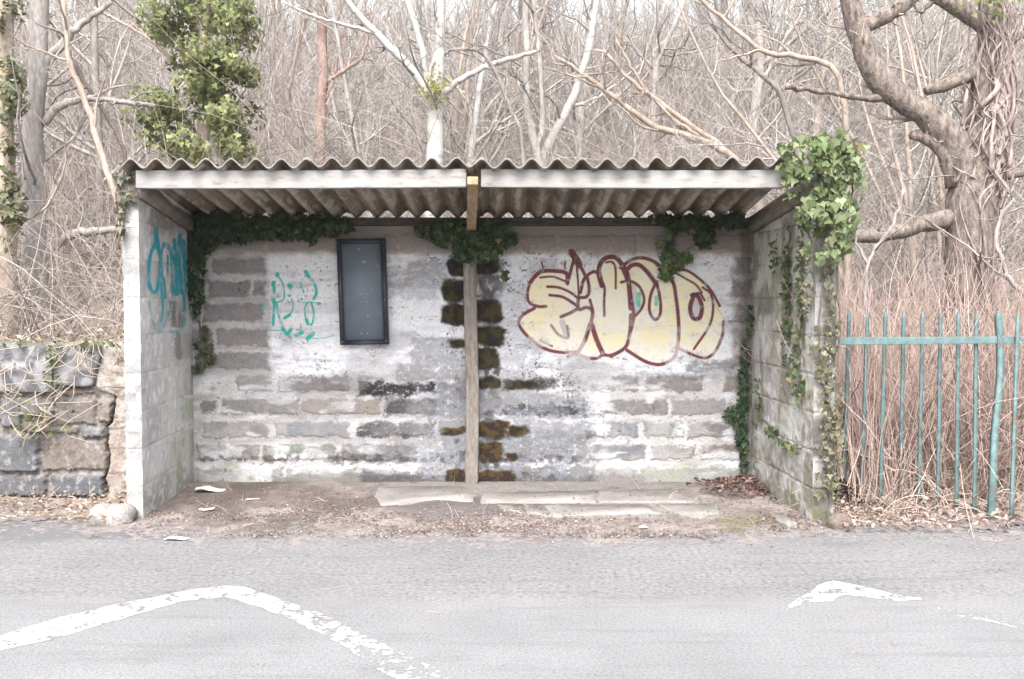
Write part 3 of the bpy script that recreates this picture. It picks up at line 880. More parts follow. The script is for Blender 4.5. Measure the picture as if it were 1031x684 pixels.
bounds = np.array([x_l, x_l + 1.02, x_l + 2.0, x_l + 2.93, x_r])
for k in range(4):
    x0, x1 = bounds[k], bounds[k + 1] + (0.055 if k < 3 else 0)
    xs_ = np.linspace(x0, x1, int((x1 - x0) / 0.0075))
    yk = RY0 + [0.0, 0.018, -0.006, 0.012][k]
    ys_ = np.linspace(yk, RY1, 90)
    XX, YY = np.meshgrid(xs_, ys_)
    lift = (0.009 if k % 2 else 0.0) + [0.0, 0.002, -0.001, 0.004][k]
    rag = 0.006 * (fbm(XX * 9, YY * 4 + k, 3, 240 + k) - 0.5)
    Zt = roof_z(XX, YY, lift) + rag; Zb = Zt - 0.0105
    nA = fbm(XX * 3, YY * 3, 5, 251); nB = fbm(XX * 28, YY * 5, 4, 252); nC = fbm(XX * 40, YY * 40, 3, 253)
    colT = mixc(np.ones(XX.shape + (3,)) * np.array([0.24, 0.225, 0.205]), (0.33, 0.315, 0.30), sstep(0.4, 0.6, nC))
    colT = mixc(colT, (0.16, 0.16, 0.09), sstep(0.5, 0.65, nA) * 0.5)
    phs = 2 * np.pi * (XX - at(131.5, 160, RY0)[0]) / PITCHW
    colB = mixc(np.ones(XX.shape + (3,)) * np.array([0.24, 0.185, 0.135]), (0.16, 0.135, 0.07), sstep(0.48, 0.62, nA) * 0.8)
    colB = mixc(colB, (0.40, 0.37, 0.335), sstep(0.55, 0.66, nB) * 0.8)
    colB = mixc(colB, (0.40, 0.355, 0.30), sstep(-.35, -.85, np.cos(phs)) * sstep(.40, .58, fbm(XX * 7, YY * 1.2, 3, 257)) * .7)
    colB = mixc(colB, (0.085, 0.065, 0.05), sstep(.35, .9, np.cos(phs)) * .6)  # shade inside the corrugation recesses put into the underside colour
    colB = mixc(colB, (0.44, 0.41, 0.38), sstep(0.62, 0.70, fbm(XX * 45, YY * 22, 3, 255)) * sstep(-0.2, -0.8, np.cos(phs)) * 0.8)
    colB = mixc(colB, (0.07, 0.055, 0.045), sstep(0.58, 0.72, fbm(XX * 6, YY * 2.2, 4, 256)) * 0.6)
    fe = sstep(yk + .03, yk + .004, YY)
    colT = mixc(colT, (0.19, 0.18, 0.17), fe * .8); colB = mixc(colB, (0.13, 0.12, 0.11), fe * .8)
    nv, nu = XX.shape
    i = np.arange(nu * nv).reshape(nv, nu); n0 = nu * nv
    qt = np.stack([i[:-1, :-1], i[:-1, 1:], i[1:, 1:], i[1:, :-1]], -1).reshape(-1, 4)
    qb = qt[:, ::-1] + n0
    def rim(a): return np.stack([a[:-1], a[:-1] + n0, a[1:] + n0, a[1:]], -1)
    V = np.concatenate([np.stack([XX, YY, Zt], -1).reshape(-1, 3), np.stack([XX, YY, Zb], -1).reshape(-1, 3)])
    C = np.concatenate([colT.reshape(-1, 3), colB.reshape(-1, 3)])
    o = build('roof_sheet', V, [qt, qb, rim(i[0]), rim(i[-1][::-1]), rim(i[:, 0][::-1]), rim(i[:, -1])], M_ROOF, shelter, C, False)

# fascia beams, sagging a little
for (xa, xb, ya, yb_) in ((136, 469.5, 171.5, 170), (484, 791, 170, 171)):
    A = at(xa, ya, 5.70); B = at(xb, yb_, 5.70)
    V, F = bevel_box((A[0], 5.70, 0), (B[0], 5.755, 0.103), 0.006, 26, 0.006)
    t = (V[:, 0] - A[0]) / (B[0] - A[0])
    V[:, 2] += (A[2] - 0.103) * (1 - t) + (B[2] - 0.103) * t - 0.004 * np.sin(np.pi * t)
    build('fascia_beam', V, F, M_BEAM, shelter)
# middle rafter, end grain showing in the gap between the two beams
ra = at(470.5, 178, 5.655); rb = at(481.5, 186, 5.655)
zb0, zt0 = rb[2], ra[2]
V, F = bevel_box((ra[0], 5.655, 0), (rb[0], 6.93, 1), 0.005, 10, 0.0)
t = (V[:, 1] - 5.655) / (6.93 - 5.655)
zlo = zb0 + (at(475, 237, 6.9)[2] - zb0) * t; zhi = zt0 + (at(475, 224, 6.9)[2] - zt0) * t
V[:, 2] = zlo + (zhi - zlo) * V[:, 2]
V[:, 0] += 0.004 * (fbm(V[:, 1] * 5, V[:, 2] * 5, 3, 261) - .5) + (at(474.5, 230, 6.93)[0] - (ra[0] + rb[0]) / 2) * t
build('rafter', V, F, M_RAFTER, shelter)
# edge rafters against the end walls
for (xa0, xa1, xb0, xb1) in ((-2.163, -2.115, -2.228, -2.18), (1.69, 1.737, 1.628, 1.678)):
    y0, y1 = 5.765, 6.93
    z0t, z1t = 1.99, 1.845
    V, F = hexa([(xa0, y0, z0t - .11), (xa1, y0, z0t - .11), (xb1, y1, z1t - .10), (xb0, y1, z1t - .10), (xa0, y0, z0t), (xa1, y0, z0t), (xb1, y1, z1t), (xb0, y1, z1t)])
    build('edge_rafter', V, F, M_GREYWOOD, shelter)
V, F = bevel_box((-2.22, 6.90, 1.803), (1.67, 7.02, 1.856), 0.005, 12, 0.004)
build('wall_plate', V, F, M_DARKWOOD, shelter)
# post in front of the back wall
pa = at(468, 487, 6.86); pb = at(481, 487, 6.86)
V, F = bevel_box((pa[0], 6.86, -0.02), (pb[0], 6.935, 1.742), 0.01, 24, 0.012)
V[:, 0] += (V[:, 2] - 0.9) * -0.002 + 0.008 * np.sin(V[:, 2] * 3.1)
build('post', V, F, M_POST, shelter)

# ------------------------------------------------------------------ notice board
nbase = at(365, 348, 6.93)
nboard = thing('notice_board', 'tall dark framed notice board with empty dusty glazing hung slightly askew on the back wall', 'notice board', nbase)
cA, cB, cC, cD = [at(*p, 6.905) for p in ((343, 347.5), (391.5, 346.5), (387.5, 239.5), (339, 241))]   # bl br tr tl
U_ = (cB - cA); Vv = (cD - cA)


def bpt(u, v, y): return np.array([*(cA + U_ * u + Vv * v)[[0]], y, (cA + U_ * u + Vv * v)[2]])


def bslab(u0, u1, v0, v1, y0, y1):
    return hexa([bpt(u0, v0, y0), bpt(u1, v0, y0), bpt(u1, v0, y1), bpt(u0, v0, y1), bpt(u0, v1, y0), bpt(u1, v1, y0), bpt(u1, v1, y1), bpt(u0, v1, y1)])


mb = MB()
fu, fvb, fvt = 0.088, 0.035, 0.05
for a_ in ((0, fu, 0, 1), (1 - fu, 1, 0, 1), (fu, 1 - fu, 0, fvb), (fu, 1 - fu, 1 - fvt, 1)): mb.add(*bslab(*a_, 6.885, 6.946))
mb.add(*bslab(fu, 1 - fu, fvb, fvb + 0.012, 6.892, 6.92))
fr = mb.build('frame', M_FRAME, nboard)
mb = MB()
for (u, v) in ((.045, .03), (.955, .03), (.045, .965), (.955, .965), (.957, .42)):
    c_ = bpt(u, v, 6.884); a_ = np.arange(8) * np.pi / 4
    ring = np.stack([c_[0] + .005 * np.cos(a_), np.full(8, 6.885), c_[2] + .005 * np.sin(a_)], -1); r2 = ring.copy(); r2[:, 1] = 6.882
    build('screw', np.vstack([ring, r2]), [np.array([[k, (k + 1) % 8, 8 + (k + 1) % 8, 8 + k] for k in range(8)]), np.array([np.arange(8, 16)])], M_GREYWOOD, fr)
build('glazing', *bslab(fu, 1 - fu, fvb + 0.012, 1 - fvt, 6.902, 6.91), M_GLASS, nboard)
mb = MB()
mb2 = MB()
for (x, y, w_, h_) in ((366.5, 264, 7, 3.2), (380, 268, 3, 3), (361, 251, 3, 2.5), (362.5, 296, 4, 2), (369.5, 296.5, 3.5, 2), (363, 304, 2.5, 1.5), (369, 304, 2.5, 1.5), (350, 318, 2, 2), (370.5, 318, 2.5, 2), (382, 316, 2.5, 2), (364, 336, 2.5, 2), (370, 336, 2.5, 2), (374, 290, 3, 1.5)):
    c_ = at(x, y, 6.9005); w2, h2 = w_ * .0069 / 2, h_ * .0069 / 2
    a_ = np.sort(rng.uniform(0, 6.28, 9)); rr_ = rng.uniform(.55, 1.0, 9)
    ring = np.stack([c_[0] + w2 * rr_ * np.cos(a_), np.full(9, 6.8995), c_[2] + h2 * rr_ * np.sin(a_)], -1); r2 = ring.copy(); r2[:, 1] = 6.9018
    build('sticker_scrap', np.vstack([ring, r2]), [np.array([np.arange(9)]), np.array([[k, (k + 1) % 9, 9 + (k + 1) % 9, 9 + k] for k in range(9)])], M_SCRAP, nboard)

# ------------------------------------------------------------------ road markings


def ground_mask(name, poly, wear, label, seed, step=(0.0045, 0.006), z=0.0015):
    G = np.array([on_ground(x, y)[:2] for x, y in poly])
    x0, y0 = G.min(0) - .05; x1, y1 = G.max(0) + .05
    XX, YY = np.meshgrid(np.arange(x0, x1, step[0]), np.arange(y0, y1, step[1]))
    inside = poly_mask(XX + 0.03 * (fbm(XX * 14, YY * 14, 4, seed) - .5), YY + 0.03 * (fbm(XX * 14, YY * 14, 4, seed + 1) - .5), [tuple(g) for g in G])
    ppx, ppy = proj(np.stack([XX, YY, np.zeros_like(XX)], -1))
    nz = 0.55 * fbm(XX * 24, YY * 24, 4, seed + 2) + 0.45 * fbm(XX * 95, YY * 95, 2, seed + 3)
    thr = wear(ppx, ppy) - .05
    ok = inside & (nz > thr)
    i = np.arange(XX.size).reshape(XX.shape)
    q = np.stack([i[:-1, :-1], i[:-1, 1:], i[1:, 1:], i[1:, :-1]], -1).reshape(-1, 4)
    q = q[ok.ravel()[q].all(1)]
    used, inv = np.unique(q, return_inverse=True)
    V = np.stack([XX, YY, np.full_like(XX, z)], -1).reshape(-1, 3)[used]
    n_ = fbm(V[:, 0] * 9, V[:, 1] * 9, 4, seed + 4)
    C = mixc(np.ones((len(V), 3)) * np.array([0.42, 0.415, 0.405]), (0.35, 0.335, 0.295), sstep(0.5, 0.7, n_))
    edge_ = sstep(.16, .0, (nz - thr).ravel()[used]) * .95
    C = mixc(C, (.21, .208, .21), edge_)
    o = build(name, V, inv.reshape(q.shape), M_MARK, None, C)
    return tag(o, label, 'road marking', kind='structure')


ground_mask('road_marking', [(-90, 664), (0, 640), (60, 622), (130, 606), (190, 594), (228, 590), (245, 591), (265, 598), (300, 609), (335, 623), (370, 640), (405, 657), (450, 678), (520, 712), (470, 720), (395, 684), (365, 664), (335, 645), (300, 628), (262, 612), (225, 602), (185, 606), (140, 618), (100, 631), (50, 645), (0, 656), (-90, 684)],
            lambda x, y: np.interp(x, [-90, 180, 270, 330, 400, 520], [0.36, 0.35, 0.385, 0.47, 0.53, 0.55]), 'worn white zigzag line with a peak across the near lane', 300)
ground_mask('road_marking', [(776, 621), (800, 605), (826, 588), (838, 585), (868, 590), (900, 598), (935, 604), (905, 606), (868, 602), (850, 600), (838, 606), (815, 607), (800, 611)],
            lambda x, y: np.interp(x, [776, 800, 822, 900, 935], [0.58, 0.47, 0.375, 0.375, 0.47]), 'remnant of a white arrowhead road line worn to a stub', 320)
mbk = None
ground_mask('road_marking', [(940, 611), (990, 618), (1040, 630), (1040, 636), (985, 625), (940, 615)], lambda x, y: 0.535 + 0 * x, 'faint flecks of white line beyond the arrowhead stub', 340)

# ------------------------------------------------------------------ paving and stones


def rough_slab(name, poly, top, label, cat, mat, group=None, bot=-0.03, seed=1):
    G = np.array([on_ground(x, y, top)[:2] for x, y in poly])
    G = resample_closed(G, 6, seed)
    n = len(G); c0 = G.mean(0)
    ring_t = np.column_stack([c0 + (G - c0) * 0.994, np.full(n, top)])
    ring_m = np.column_stack([G, np.full(n, top - 0.003)]); ring_b = np.column_stack([G, np.full(n, bot)])
    V = np.vstack([ring_t, ring_m, ring_b])
    k = np.arange(n); k1 = (k + 1) % n
    F = [np.array([k]), np.stack([k + n, k1 + n, k1, k], -1), np.stack([k + 2 * n, k1 + 2 * n, k1 + n, k + n], -1)]
    o = build(name, V, F, mat)
    return tag(o, label, cat, group)


def resample_closed(G, m, seed):
    r = np.random.default_rng(seed); out = []
    for a, b in zip(G, np.roll(G, -1, axis=0)):
        for t in np.arange(m) / m:
            out.append(a + (b - a) * t + (r.normal(size=2) * 0.008 if t > 0 else 0))
    return np.array(out)


slabs = [([(380, 490), (466, 489), (479, 497), (476, 505), (440, 503), (410, 508), (384, 509), (377, 500)], 'pale slab fragment on the shelter floor left of the post'),
         ([(487, 496), (597, 494), (600, 506), (484, 507)], 'long pale paving slab right of the post foot'),
         ([(603, 494), (676, 492), (702, 506), (604, 506)], 'pale paving slab in the back row right of the crack'),
         ([(500, 508), (523, 508), (525, 516), (508, 514)], 'small broken slab corner in front of the long slab'),
         ([(527, 508), (546, 508), (552, 520), (530, 516)], 'narrow broken slab piece in the front row'),
         ([(549, 508), (650, 508), (665, 517), (610, 518), (553, 521)], 'widest front row slab with a chipped edge'),
         ([(662, 508), (720, 507), (724, 516), (705, 522), (680, 517)], 'pale front row slab nearest the right end wall'),
         ([(774, 519), (786, 517), (803, 527), (794, 530)], 'thin pale strip of stone beside the right end wall foot')]
for k, (pl, lb) in enumerate(slabs):
    rough_slab('paving_slab', pl, 0.011 if k < 7 else 0.02, lb, 'paving slab', M_SLAB, 'broken paving slabs on the shelter floor' if k < 7 else None, seed=400 + k)


def boulder(name, c, s, label, cat, mat, seed):
    n = 28; m_ = 16
    th, ph = np.meshgrid(np.linspace(0, 2 * np.pi, n, endpoint=False), np.linspace(0.02, np.pi - .02, m_))
    D = np.stack([np.cos(th) * np.sin(ph), np.sin(th) * np.sin(ph), np.cos(ph)], -1)
    D = np.sign(D) * np.abs(D) ** 0.75
    nz = fbm(D[..., 0] * 1.7 + seed + D[..., 2], D[..., 1] * 1.7 + D[..., 2] * 1.3, 4, seed) - .5
    V = D * (1 + 0.55 * nz)[..., None] * np.array(s) + np.array(c)
    i = np.arange(n * m_).reshape(m_, n); j = np.roll(i, -1, 1)
    F = [np.stack([i[:-1], i[1:], j[1:], j[:-1]], -1).reshape(-1, 4), np.array([i[0]]), np.array([i[-1][::-1]])]
    o = build(name, V.reshape(-1, 3), F, mat, None, None, True)
    return tag(o, label, cat)


g = on_ground(106, 529)
boulder('rock', (g[0], g[1] + .09, 0.03), (0.13, 0.10, 0.075), 'pale rounded lump of rock against the foot of the left end wall', 'rock', M_ROCK, 11)
g = on_ground(850, 534)
boulder('rock', (g[0], g[1] + .06, 0.02), (0.075, 0.06, 0.06), 'brown stone between the right end wall and the railings', 'rock', noise_mat('brown_rock', [(0.3, (0.10, 0.08, 0.065)), (0.7, (0.19, 0.16, 0.135))], 9, .95, .6, fine=60), 12)


def scrap(name, x, y, w_, d_, rot, label, seed, curl=0.03, mat=None):
    r = np.random.default_rng(seed); g = on_ground(x, y, 0.015)
    n, m_ = 12, 8
    U, W = np.meshgrid(np.linspace(-1, 1, n), np.linspace(-1, 1, m_))
    rag = 1 + 0.35 * (fbm(U * 2 + seed, W * 2, 3, seed) - .5)
    X = U * w_ / 2 * rag; Y = W * d_ / 2 * rag * (1 - .35 * U * U)
    Z = (0.012 if g[1] > 5.5 else 0.002) + .6 * curl * (0.5 + .5 * np.sin(U * 2.2 + seed)) * (fbm(U * 1.5, W * 1.5 + seed, 3, seed)) + 0.004
    ca, sa = math.cos(rot), math.sin(rot)
    V = np.stack([g[0] + X * ca - Y * sa, g[1] + X * sa + Y * ca, Z], -1).reshape(-1, 3)
    i = np.arange(n * m_).reshape(m_, n); qf = np.stack([i[:-1, :-1], i[:-1, 1:], i[1:, 1:], i[1:, :-1]], -1).reshape(-1, 4)
    n0 = len(V); V2 = V - np.array([0, 0, .003])
    rimi = np.concatenate([i[0, :-1], i[:-1, -1], i[-1, :0:-1], i[:0:-1, 0]]); rn = np.roll(rimi, -1)
    o = build(name, np.vstack([V, V2]), [qf, qf[:, ::-1] + n0, np.stack([rimi, rimi + n0, rn + n0, rn], -1)], mat or M_PAPER)
    return tag(o, label, 'litter')


scrap('paper_scrap', 212, 494, 0.19, 0.12, 0.25, 'crumpled pale card scrap on the dirt by the left end wall', 3, 0.06)
scrap('paper_scrap', 208, 513, 0.09, 0.05, 0.1, 'small pale scrap just in front of the crumpled card', 5)
scrap('paper_scrap', 178, 541, 0.12, 0.06, -0.1, 'white scrap lying at the road edge near the left end wall', 8, 0.03)
scrap('paper_scrap', 254, 503, 0.09, 0.02, 0.6, 'thin pale strip of rubbish on the dark dirt', 9, 0.02)
scrap('paper_scrap', 648, 531, 0.05, 0.03, 0.2, 'tiny white fleck at the dirt edge before the slabs', 14, 0.02)

# ------------------------------------------------------------------ leaves
IVY = np.array([(0, 0), (0, 1.0), (.28, -.15), (.56, .17), (.30, .40), (-.28, -.15), (-.56, .17), (-.30, .40)])
IVYZ = np.array([0, -.06, .05, .14, .06, .05, .14, .06])
IVYF = np.array([[0, 2, 3, 4, 1], [0, 1, 7, 6, 5]])
OVAL = np.array([(0, 0), (0, 1.0), (.18, .15), (.25, .45), (.15, .8), (-.18, .15), (-.25, .45), (-.15, .8)])


def leaves(C, N, Tn, size, cols, shape=IVY, r=rng, fold=1.0):
    """C centres, N normals, Tn tip directions"""
    M = len(C)
    N = N / (np.linalg.norm(N, axis=1, keepdims=True) + 1e-9)
    Tn = Tn - N * (Tn * N).sum(1, keepdims=True); Tn /= np.linalg.norm(Tn, axis=1, keepdims=True) + 1e-9
    B = np.cross(Tn, N)
    s = np.broadcast_to(size, (M,))
    V = C[:, None, :] + s[:, None, None] * (shape[None, :, 0, None] * B[:, None, :] + (shape[None, :, 1, None] - .4) * Tn[:, None, :] + fold * IVYZ[None, :, None] * N[:, None, :])
    F = (IVYF[None] + (np.arange(M) * 8)[:, None, None]).reshape(-1, 5)
    return V.reshape(-1, 3), F, np.repeat(cols, 8, axis=0)


def leaf_cols(M, a, b, r, var=0.25, yellow=0.0):
    t = r.random(M)[:, None]
    c = np.array(a) * (1 - t) + np.array(b) * t
    c = c * (1 + var * r.normal(size=(M, 1))).clip(.4, 1.8)
    if yellow:
        y = r.random(M) < yellow
        c[y] = np.array([0.19, 0.165, 0.07]) * r.uniform(.6, 1.3, (y.sum(), 1))
    return c.clip(0.008, .6)


def ivy_plant(label, blobs, Y, size, ca, cb, seed, stems=(), depth=0.05, yellow=0.015, face=(0, -1, 0.25), spread=0.55, group=None, tip=(0, -.3, -1), name='ivy', stemcol=(0.14, 0.11, 0.09), vary=(.55, 1.25), hole=0.0):
    """blobs: (cx, cy, rx, ry, count) measured on the photo, laid on the plane at distance Y and built out from it"""
    r = np.random.default_rng(seed)
    pts = []; rel = []
    for (cx, cy, rx, ry, n) in blobs:
        a = r.uniform(0, 2 * np.pi, n); d = np.sqrt(r.random(n))
        x = cx + rx * d * np.cos(a); y = cy + ry * d * np.sin(a)
        for xx, yy, dd, aa in zip(x, y, d, a):
            if hole and fbm(np.array([xx * .085]), np.array([yy * .085]), 3, seed)[0] < hole: continue
            bulge = depth * math.sqrt(max(0, 1 - dd * dd))
            Yp = Y - bulge * r.random() ** .5 - 0.008
            pts.append(at(xx, yy, Yp)); rel.append((math.cos(aa) * dd, -1 + .4 * dd, -math.sin(aa) * dd * .8 + .25))
    C = np.array(pts); rel = np.array(rel); M = len(C)
    N = np.array(face)[None] * .6 + rel * .5 + spread * r.normal(size=(M, 3))
    T = np.array(tip)[None] + .5 * r.normal(size=(M, 3))
    V, F, cl = leaves(C, N, T, size * r.uniform(vary[0], vary[1], M), leaf_cols(M, ca, cb, r, .25, yellow), r=r)
    o3 = at(blobs[0][0], blobs[0][1], Y)
    root = thing(name, label, 'ivy', (C[:, 0].mean(), Y, C[:, 2].min()), group)
    build('leaves', V, F, M_LEAF, root, cl)
    mb = MB()
    for st in stems:
        pl = np.array([at(x, y, Y - 0.012) for x, y in st]); K = max(8, len(st) * 5)
        pl = resample(pl, K); pl += r.normal(size=pl.shape) * .006
        mb.add(*tubes(pl[None], np.linspace(.007, .003, K)[None], 5), stemcol)
    # short petioles
    k = r.choice(M, min(M, 120), replace=False)
    p1 = C[k]; p0 = p1 + np.stack([r.normal(size=len(k)) * .03, np.full(len(k), .025), r.normal(size=len(k)) * .03 + .02], -1)
    PP = np.stack([p0, (p0 + p1) / 2 + r.normal(size=p0.shape) * .004, p1], 1)
    mb.add(*tubes(PP, np.full((len(k), 3), .0016), 3), stemcol)
    mb.build('stems', M_STEM, root)
    return root


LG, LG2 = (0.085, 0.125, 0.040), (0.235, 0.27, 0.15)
DG, DG2 = (0.018, 0.036, 0.013), (0.042, 0.070, 0.025)  # eaves ivy: greens darkened, shade under the roof put into leaf colour
ivy_plant('bushy bright green ivy clump hanging over the right front corner of the roof',
          [(828, 176, 38, 36, 640), (828, 150, 36, 12, 200), (850, 146, 16, 12, 40), (804, 164, 20, 20, 170), (846, 214, 18, 34, 260), (820, 212, 18, 24, 150), (860, 182, 11, 30, 70), (838, 252, 8, 16, 30), (850, 244, 7, 14, 22), (796, 192, 12, 12, 34), (866, 158, 7, 16, 16), (812, 246, 5, 18, 18), (826, 262, 5, 16, 14), (792, 150, 8, 8, 12), (838, 136, 16, 5, 14)],
          5.70, 0.043, LG, LG2, 500, stems=[[(840, 262), (836, 215), (825, 175), (800, 165)], [(850, 255), (850, 200), (840, 150)], [(812, 262), (816, 230), (808, 190), (790, 168)], [(862, 230), (858, 190), (866, 150), (872, 128)], [(826, 282), (830, 240), (846, 200)]], depth=0.24, spread=0.62, vary=(.3, 1.5), hole=.40, yellow=.04)
ivy_plant('thin ivy strands trailing down the right end wall beside the railings',
          [(836, 285, 6, 22, 34), (838, 330, 8, 30, 44), (832, 370, 11, 26, 56), (836, 410, 13, 30, 80), (838, 450, 13, 28, 80), (834, 490, 14, 20, 44), (822, 350, 8, 20, 24), (813, 290, 6, 28, 40)],
          5.70, 0.032, (0.09, 0.105, 0.055), (0.22, 0.20, 0.14), 501, stems=[[(838, 262), (837, 330), (832, 400), (836, 470), (834, 525)], [(830, 262), (826, 340), (838, 430), (845, 520)], [(842, 262), (846, 340), (841, 420), (846, 500)], [(800, 440), (815, 452), (835, 450)]], depth=0.05, yellow=0.08)


def ivy_on_right_wall(label, uv, seed, stems):
    """strands on the inner face of the right end wall; (distance along wall 0..1, height)"""
    r = np.random.default_rng(seed)
    a = np.array([1.742, 5.715, 0]); b = np.array([1.683, 6.946, 0])
    C = []
    for (t, z, rt, rz, n) in uv:
        tt = t + rt * r.normal(size=n) * .6; zz_ = z + rz * r.normal(size=n) * .6
        C.append(np.column_stack([a[0] + (b[0] - a[0]) * tt - r.uniform(.008, .05, n), a[1] + (b[1] - a[1]) * tt, zz_]))
    C = np.vstack(C); M = len(C)
    N = np.array([[-1, -.35, .25]]) + .45 * r.normal(size=(M, 3)); T = np.array([[0, 0, -1]]) + .5 * r.normal(size=(M, 3))
    V, F, cl = leaves(C, N, T, 0.034 * r.uniform(.6, 1.3, M), leaf_cols(M, (.05, .085, .03), (.12, .155, .07), r, .2, .05), r=r)
    root = thing('ivy', label, 'ivy', (C[:, 0].mean(), C[:, 1].mean(), C[:, 2].min()))
    build('leaves', V, F, M_LEAF, root, cl)
    mb = MB()
    for st in stems:
        pl = np.array([(a[0] + (b[0] - a[0]) * t - .012, a[1] + (b[1] - a[1]) * t, z) for t, z in st]); pl = resample(pl, 24) + r.normal(size=(24, 3)) * .006
        mb.add(*tubes(pl[None], np.linspace(.007, .003, 24)[None], 5), (0.13, 0.10, 0.08))
    mb.build('stems', M_STEM, root)


ivy_on_right_wall('dark green ivy strand dropping down the inside of the right end wall', [(.35, 1.45, .03, .2, 60), (.34, 1.15, .025, .25, 60), (.15, 1.45, .03, .15, 45), (.13, 1.2, .03, .2, 45), (.55, 1.55, .04, .1, 25)], 510,
                  [[(.36, 1.75), (.35, 1.4), (.33, 1.0)], [(.15, 1.75), (.14, 1.3), (.12, .9)]])
ivy_on_right_wall('sparse low ivy sprays crossing the middle of the right end wall', [(.55, .42, .09, .03, 26), (.3, .38, .10, .03, 40), (.15, .75, .06, .09, 40), (.2, .95, .04, .08, 25), (.8, .62, .03, .15, 20)], 511,
                  [[(.85, .5), (.55, .43), (.3, .37), (.1, .42)], [(.2, 1.1), (.17, .8), (.1, .6)]])
# dark ivy creeping in under the eaves
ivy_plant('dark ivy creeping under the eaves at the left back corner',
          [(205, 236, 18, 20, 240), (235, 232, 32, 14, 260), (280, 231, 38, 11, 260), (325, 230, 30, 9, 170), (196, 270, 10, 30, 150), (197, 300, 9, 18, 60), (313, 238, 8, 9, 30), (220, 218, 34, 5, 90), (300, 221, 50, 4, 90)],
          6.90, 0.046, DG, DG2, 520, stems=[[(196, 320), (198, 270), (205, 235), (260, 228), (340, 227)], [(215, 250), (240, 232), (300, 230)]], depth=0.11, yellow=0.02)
ivy_plant('small leafy ivy sprig on the left end of the back wall under the creeping mass', [(205, 348, 8, 10, 34), (207, 362, 10, 8, 36), (199, 372, 7, 6, 22), (206, 336, 4, 8, 14)], 6.93, 0.036, (0.06, 0.085, 0.035), (0.11, 0.13, 0.06), 521,
          stems=[[(200, 322), (205, 345), (204, 368), (198, 376)], [(204, 350), (214, 356)]], depth=0.03)
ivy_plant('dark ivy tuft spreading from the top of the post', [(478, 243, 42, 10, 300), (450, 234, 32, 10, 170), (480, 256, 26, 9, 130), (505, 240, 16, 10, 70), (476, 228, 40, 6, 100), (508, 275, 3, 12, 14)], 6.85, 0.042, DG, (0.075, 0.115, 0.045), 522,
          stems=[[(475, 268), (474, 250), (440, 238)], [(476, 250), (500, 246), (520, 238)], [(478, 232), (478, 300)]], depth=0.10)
ivy_plant('green ivy spray hanging over the rounded letters of the graffiti', [(677, 262, 12, 12, 62), (690, 262, 9, 7, 28), (671, 275, 7, 9, 24), (674, 240, 6, 14, 24), (669, 247, 7, 5, 14)], 6.92, 0.046, (0.06, 0.10, 0.03), (0.10, 0.15, 0.05), 523,
          stems=[[(676, 222), (675, 245), (678, 262), (672, 284)], [(677, 258), (694, 264)]], depth=0.05)
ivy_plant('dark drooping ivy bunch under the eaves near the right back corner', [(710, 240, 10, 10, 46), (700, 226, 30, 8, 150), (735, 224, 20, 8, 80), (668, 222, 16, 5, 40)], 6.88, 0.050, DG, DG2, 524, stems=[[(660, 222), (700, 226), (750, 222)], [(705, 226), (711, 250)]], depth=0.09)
ivy_plant('narrow dark ivy rope climbing the right back corner', [(748, 400, 6, 30, 110), (746, 430, 7, 22, 100), (738, 418, 9, 8, 45), (749, 455, 4, 20, 50), (750, 360, 4, 20, 36), (755, 325, 4, 16, 20)], 6.92, 0.036, (0.028, 0.06, 0.03), (0.06, 0.10, 0.045), 525,
          stems=[[(750, 482), (748, 430), (750, 380), (752, 320), (753, 250)]], depth=0.05)
ivy_plant('dry grey ivy clinging to the top of the left end wall', [(124, 178, 8, 12, 46), (138, 176, 8, 10, 60), (122, 205, 5, 18, 36), (121, 232, 4, 12, 18), (147, 186, 4, 4, 16), (130, 200, 8, 8, 14)], 5.785, 0.032, (0.10, 0.11, 0.07), (0.22, 0.20, 0.16), 526,
          stems=[[(120, 250), (122, 210), (126, 180), (140, 170)], [(124, 215), (132, 196), (142, 176)], [(119, 240), (118, 200), (121, 168)]], depth=0.06, yellow=0.2)

# ------------------------------------------------------------------ stone wall on the left
YS = 6.34
swall = thing('stone_wall', 'old rubble stone wall with granite coping and a cracked pale end beside the shelter', 'wall', (-4.2, YS, 0))
P, q, nrm, bord, S, T = bilerp_grid((-6.4, YS, -0.05), (-2.27, YS, -0.05), (-2.27, YS, 0.96), (-6.4, YS, 0.96), 0.0068)
px, py = proj(P)
na = fbm(px * .07, py * .07, 4, 601); nb_ = fbm(px * .3, py * .3, 4, 602)
col = mixc(np.ones(P.shape) * np.array([0.20, 0.18, 0.165]), (0.31, 0.285, 0.265), sstep(.4, .65, nb_))
h = -0.012 + 0.008 * (nb_ - .5)
stones = [(58, 391, 97, 398, (.22, .16, .13)), (0, 400, 22, 430, (.185, .185, .195)), (22, 402, 55, 420, (.22, .215, .21)), (57, 400, 97, 428, (.215, .19, .175)), (99, 402, 114, 426, (.27, .23, .19)), (82, 430, 106, 441, (.215, .22, .23)), (48, 430, 80, 438, (.20, .18, .16)), (22, 424, 52, 436, (.24, .20, .17)),
          (-14, 438, 40, 475, (.145, .148, .158)), (43, 442, 108, 474, (.22, .185, .165)), (-4, 478, 48, 500, (.13, .13, .14)), (52, 478, 105, 500, (.12, .123, .135)), (-70, 440, -18, 476, (.20, .18, .16)), (-80, 400, -4, 436, (.18, .18, .19)), (-60, 480, -8, 502, (.2, .18, .17)), (-140, 400, -84, 470, (.19, .17, .16)), (-150, 474, -66, 502, (.16, .16, .18))]
hh = np.zeros(px.shape)
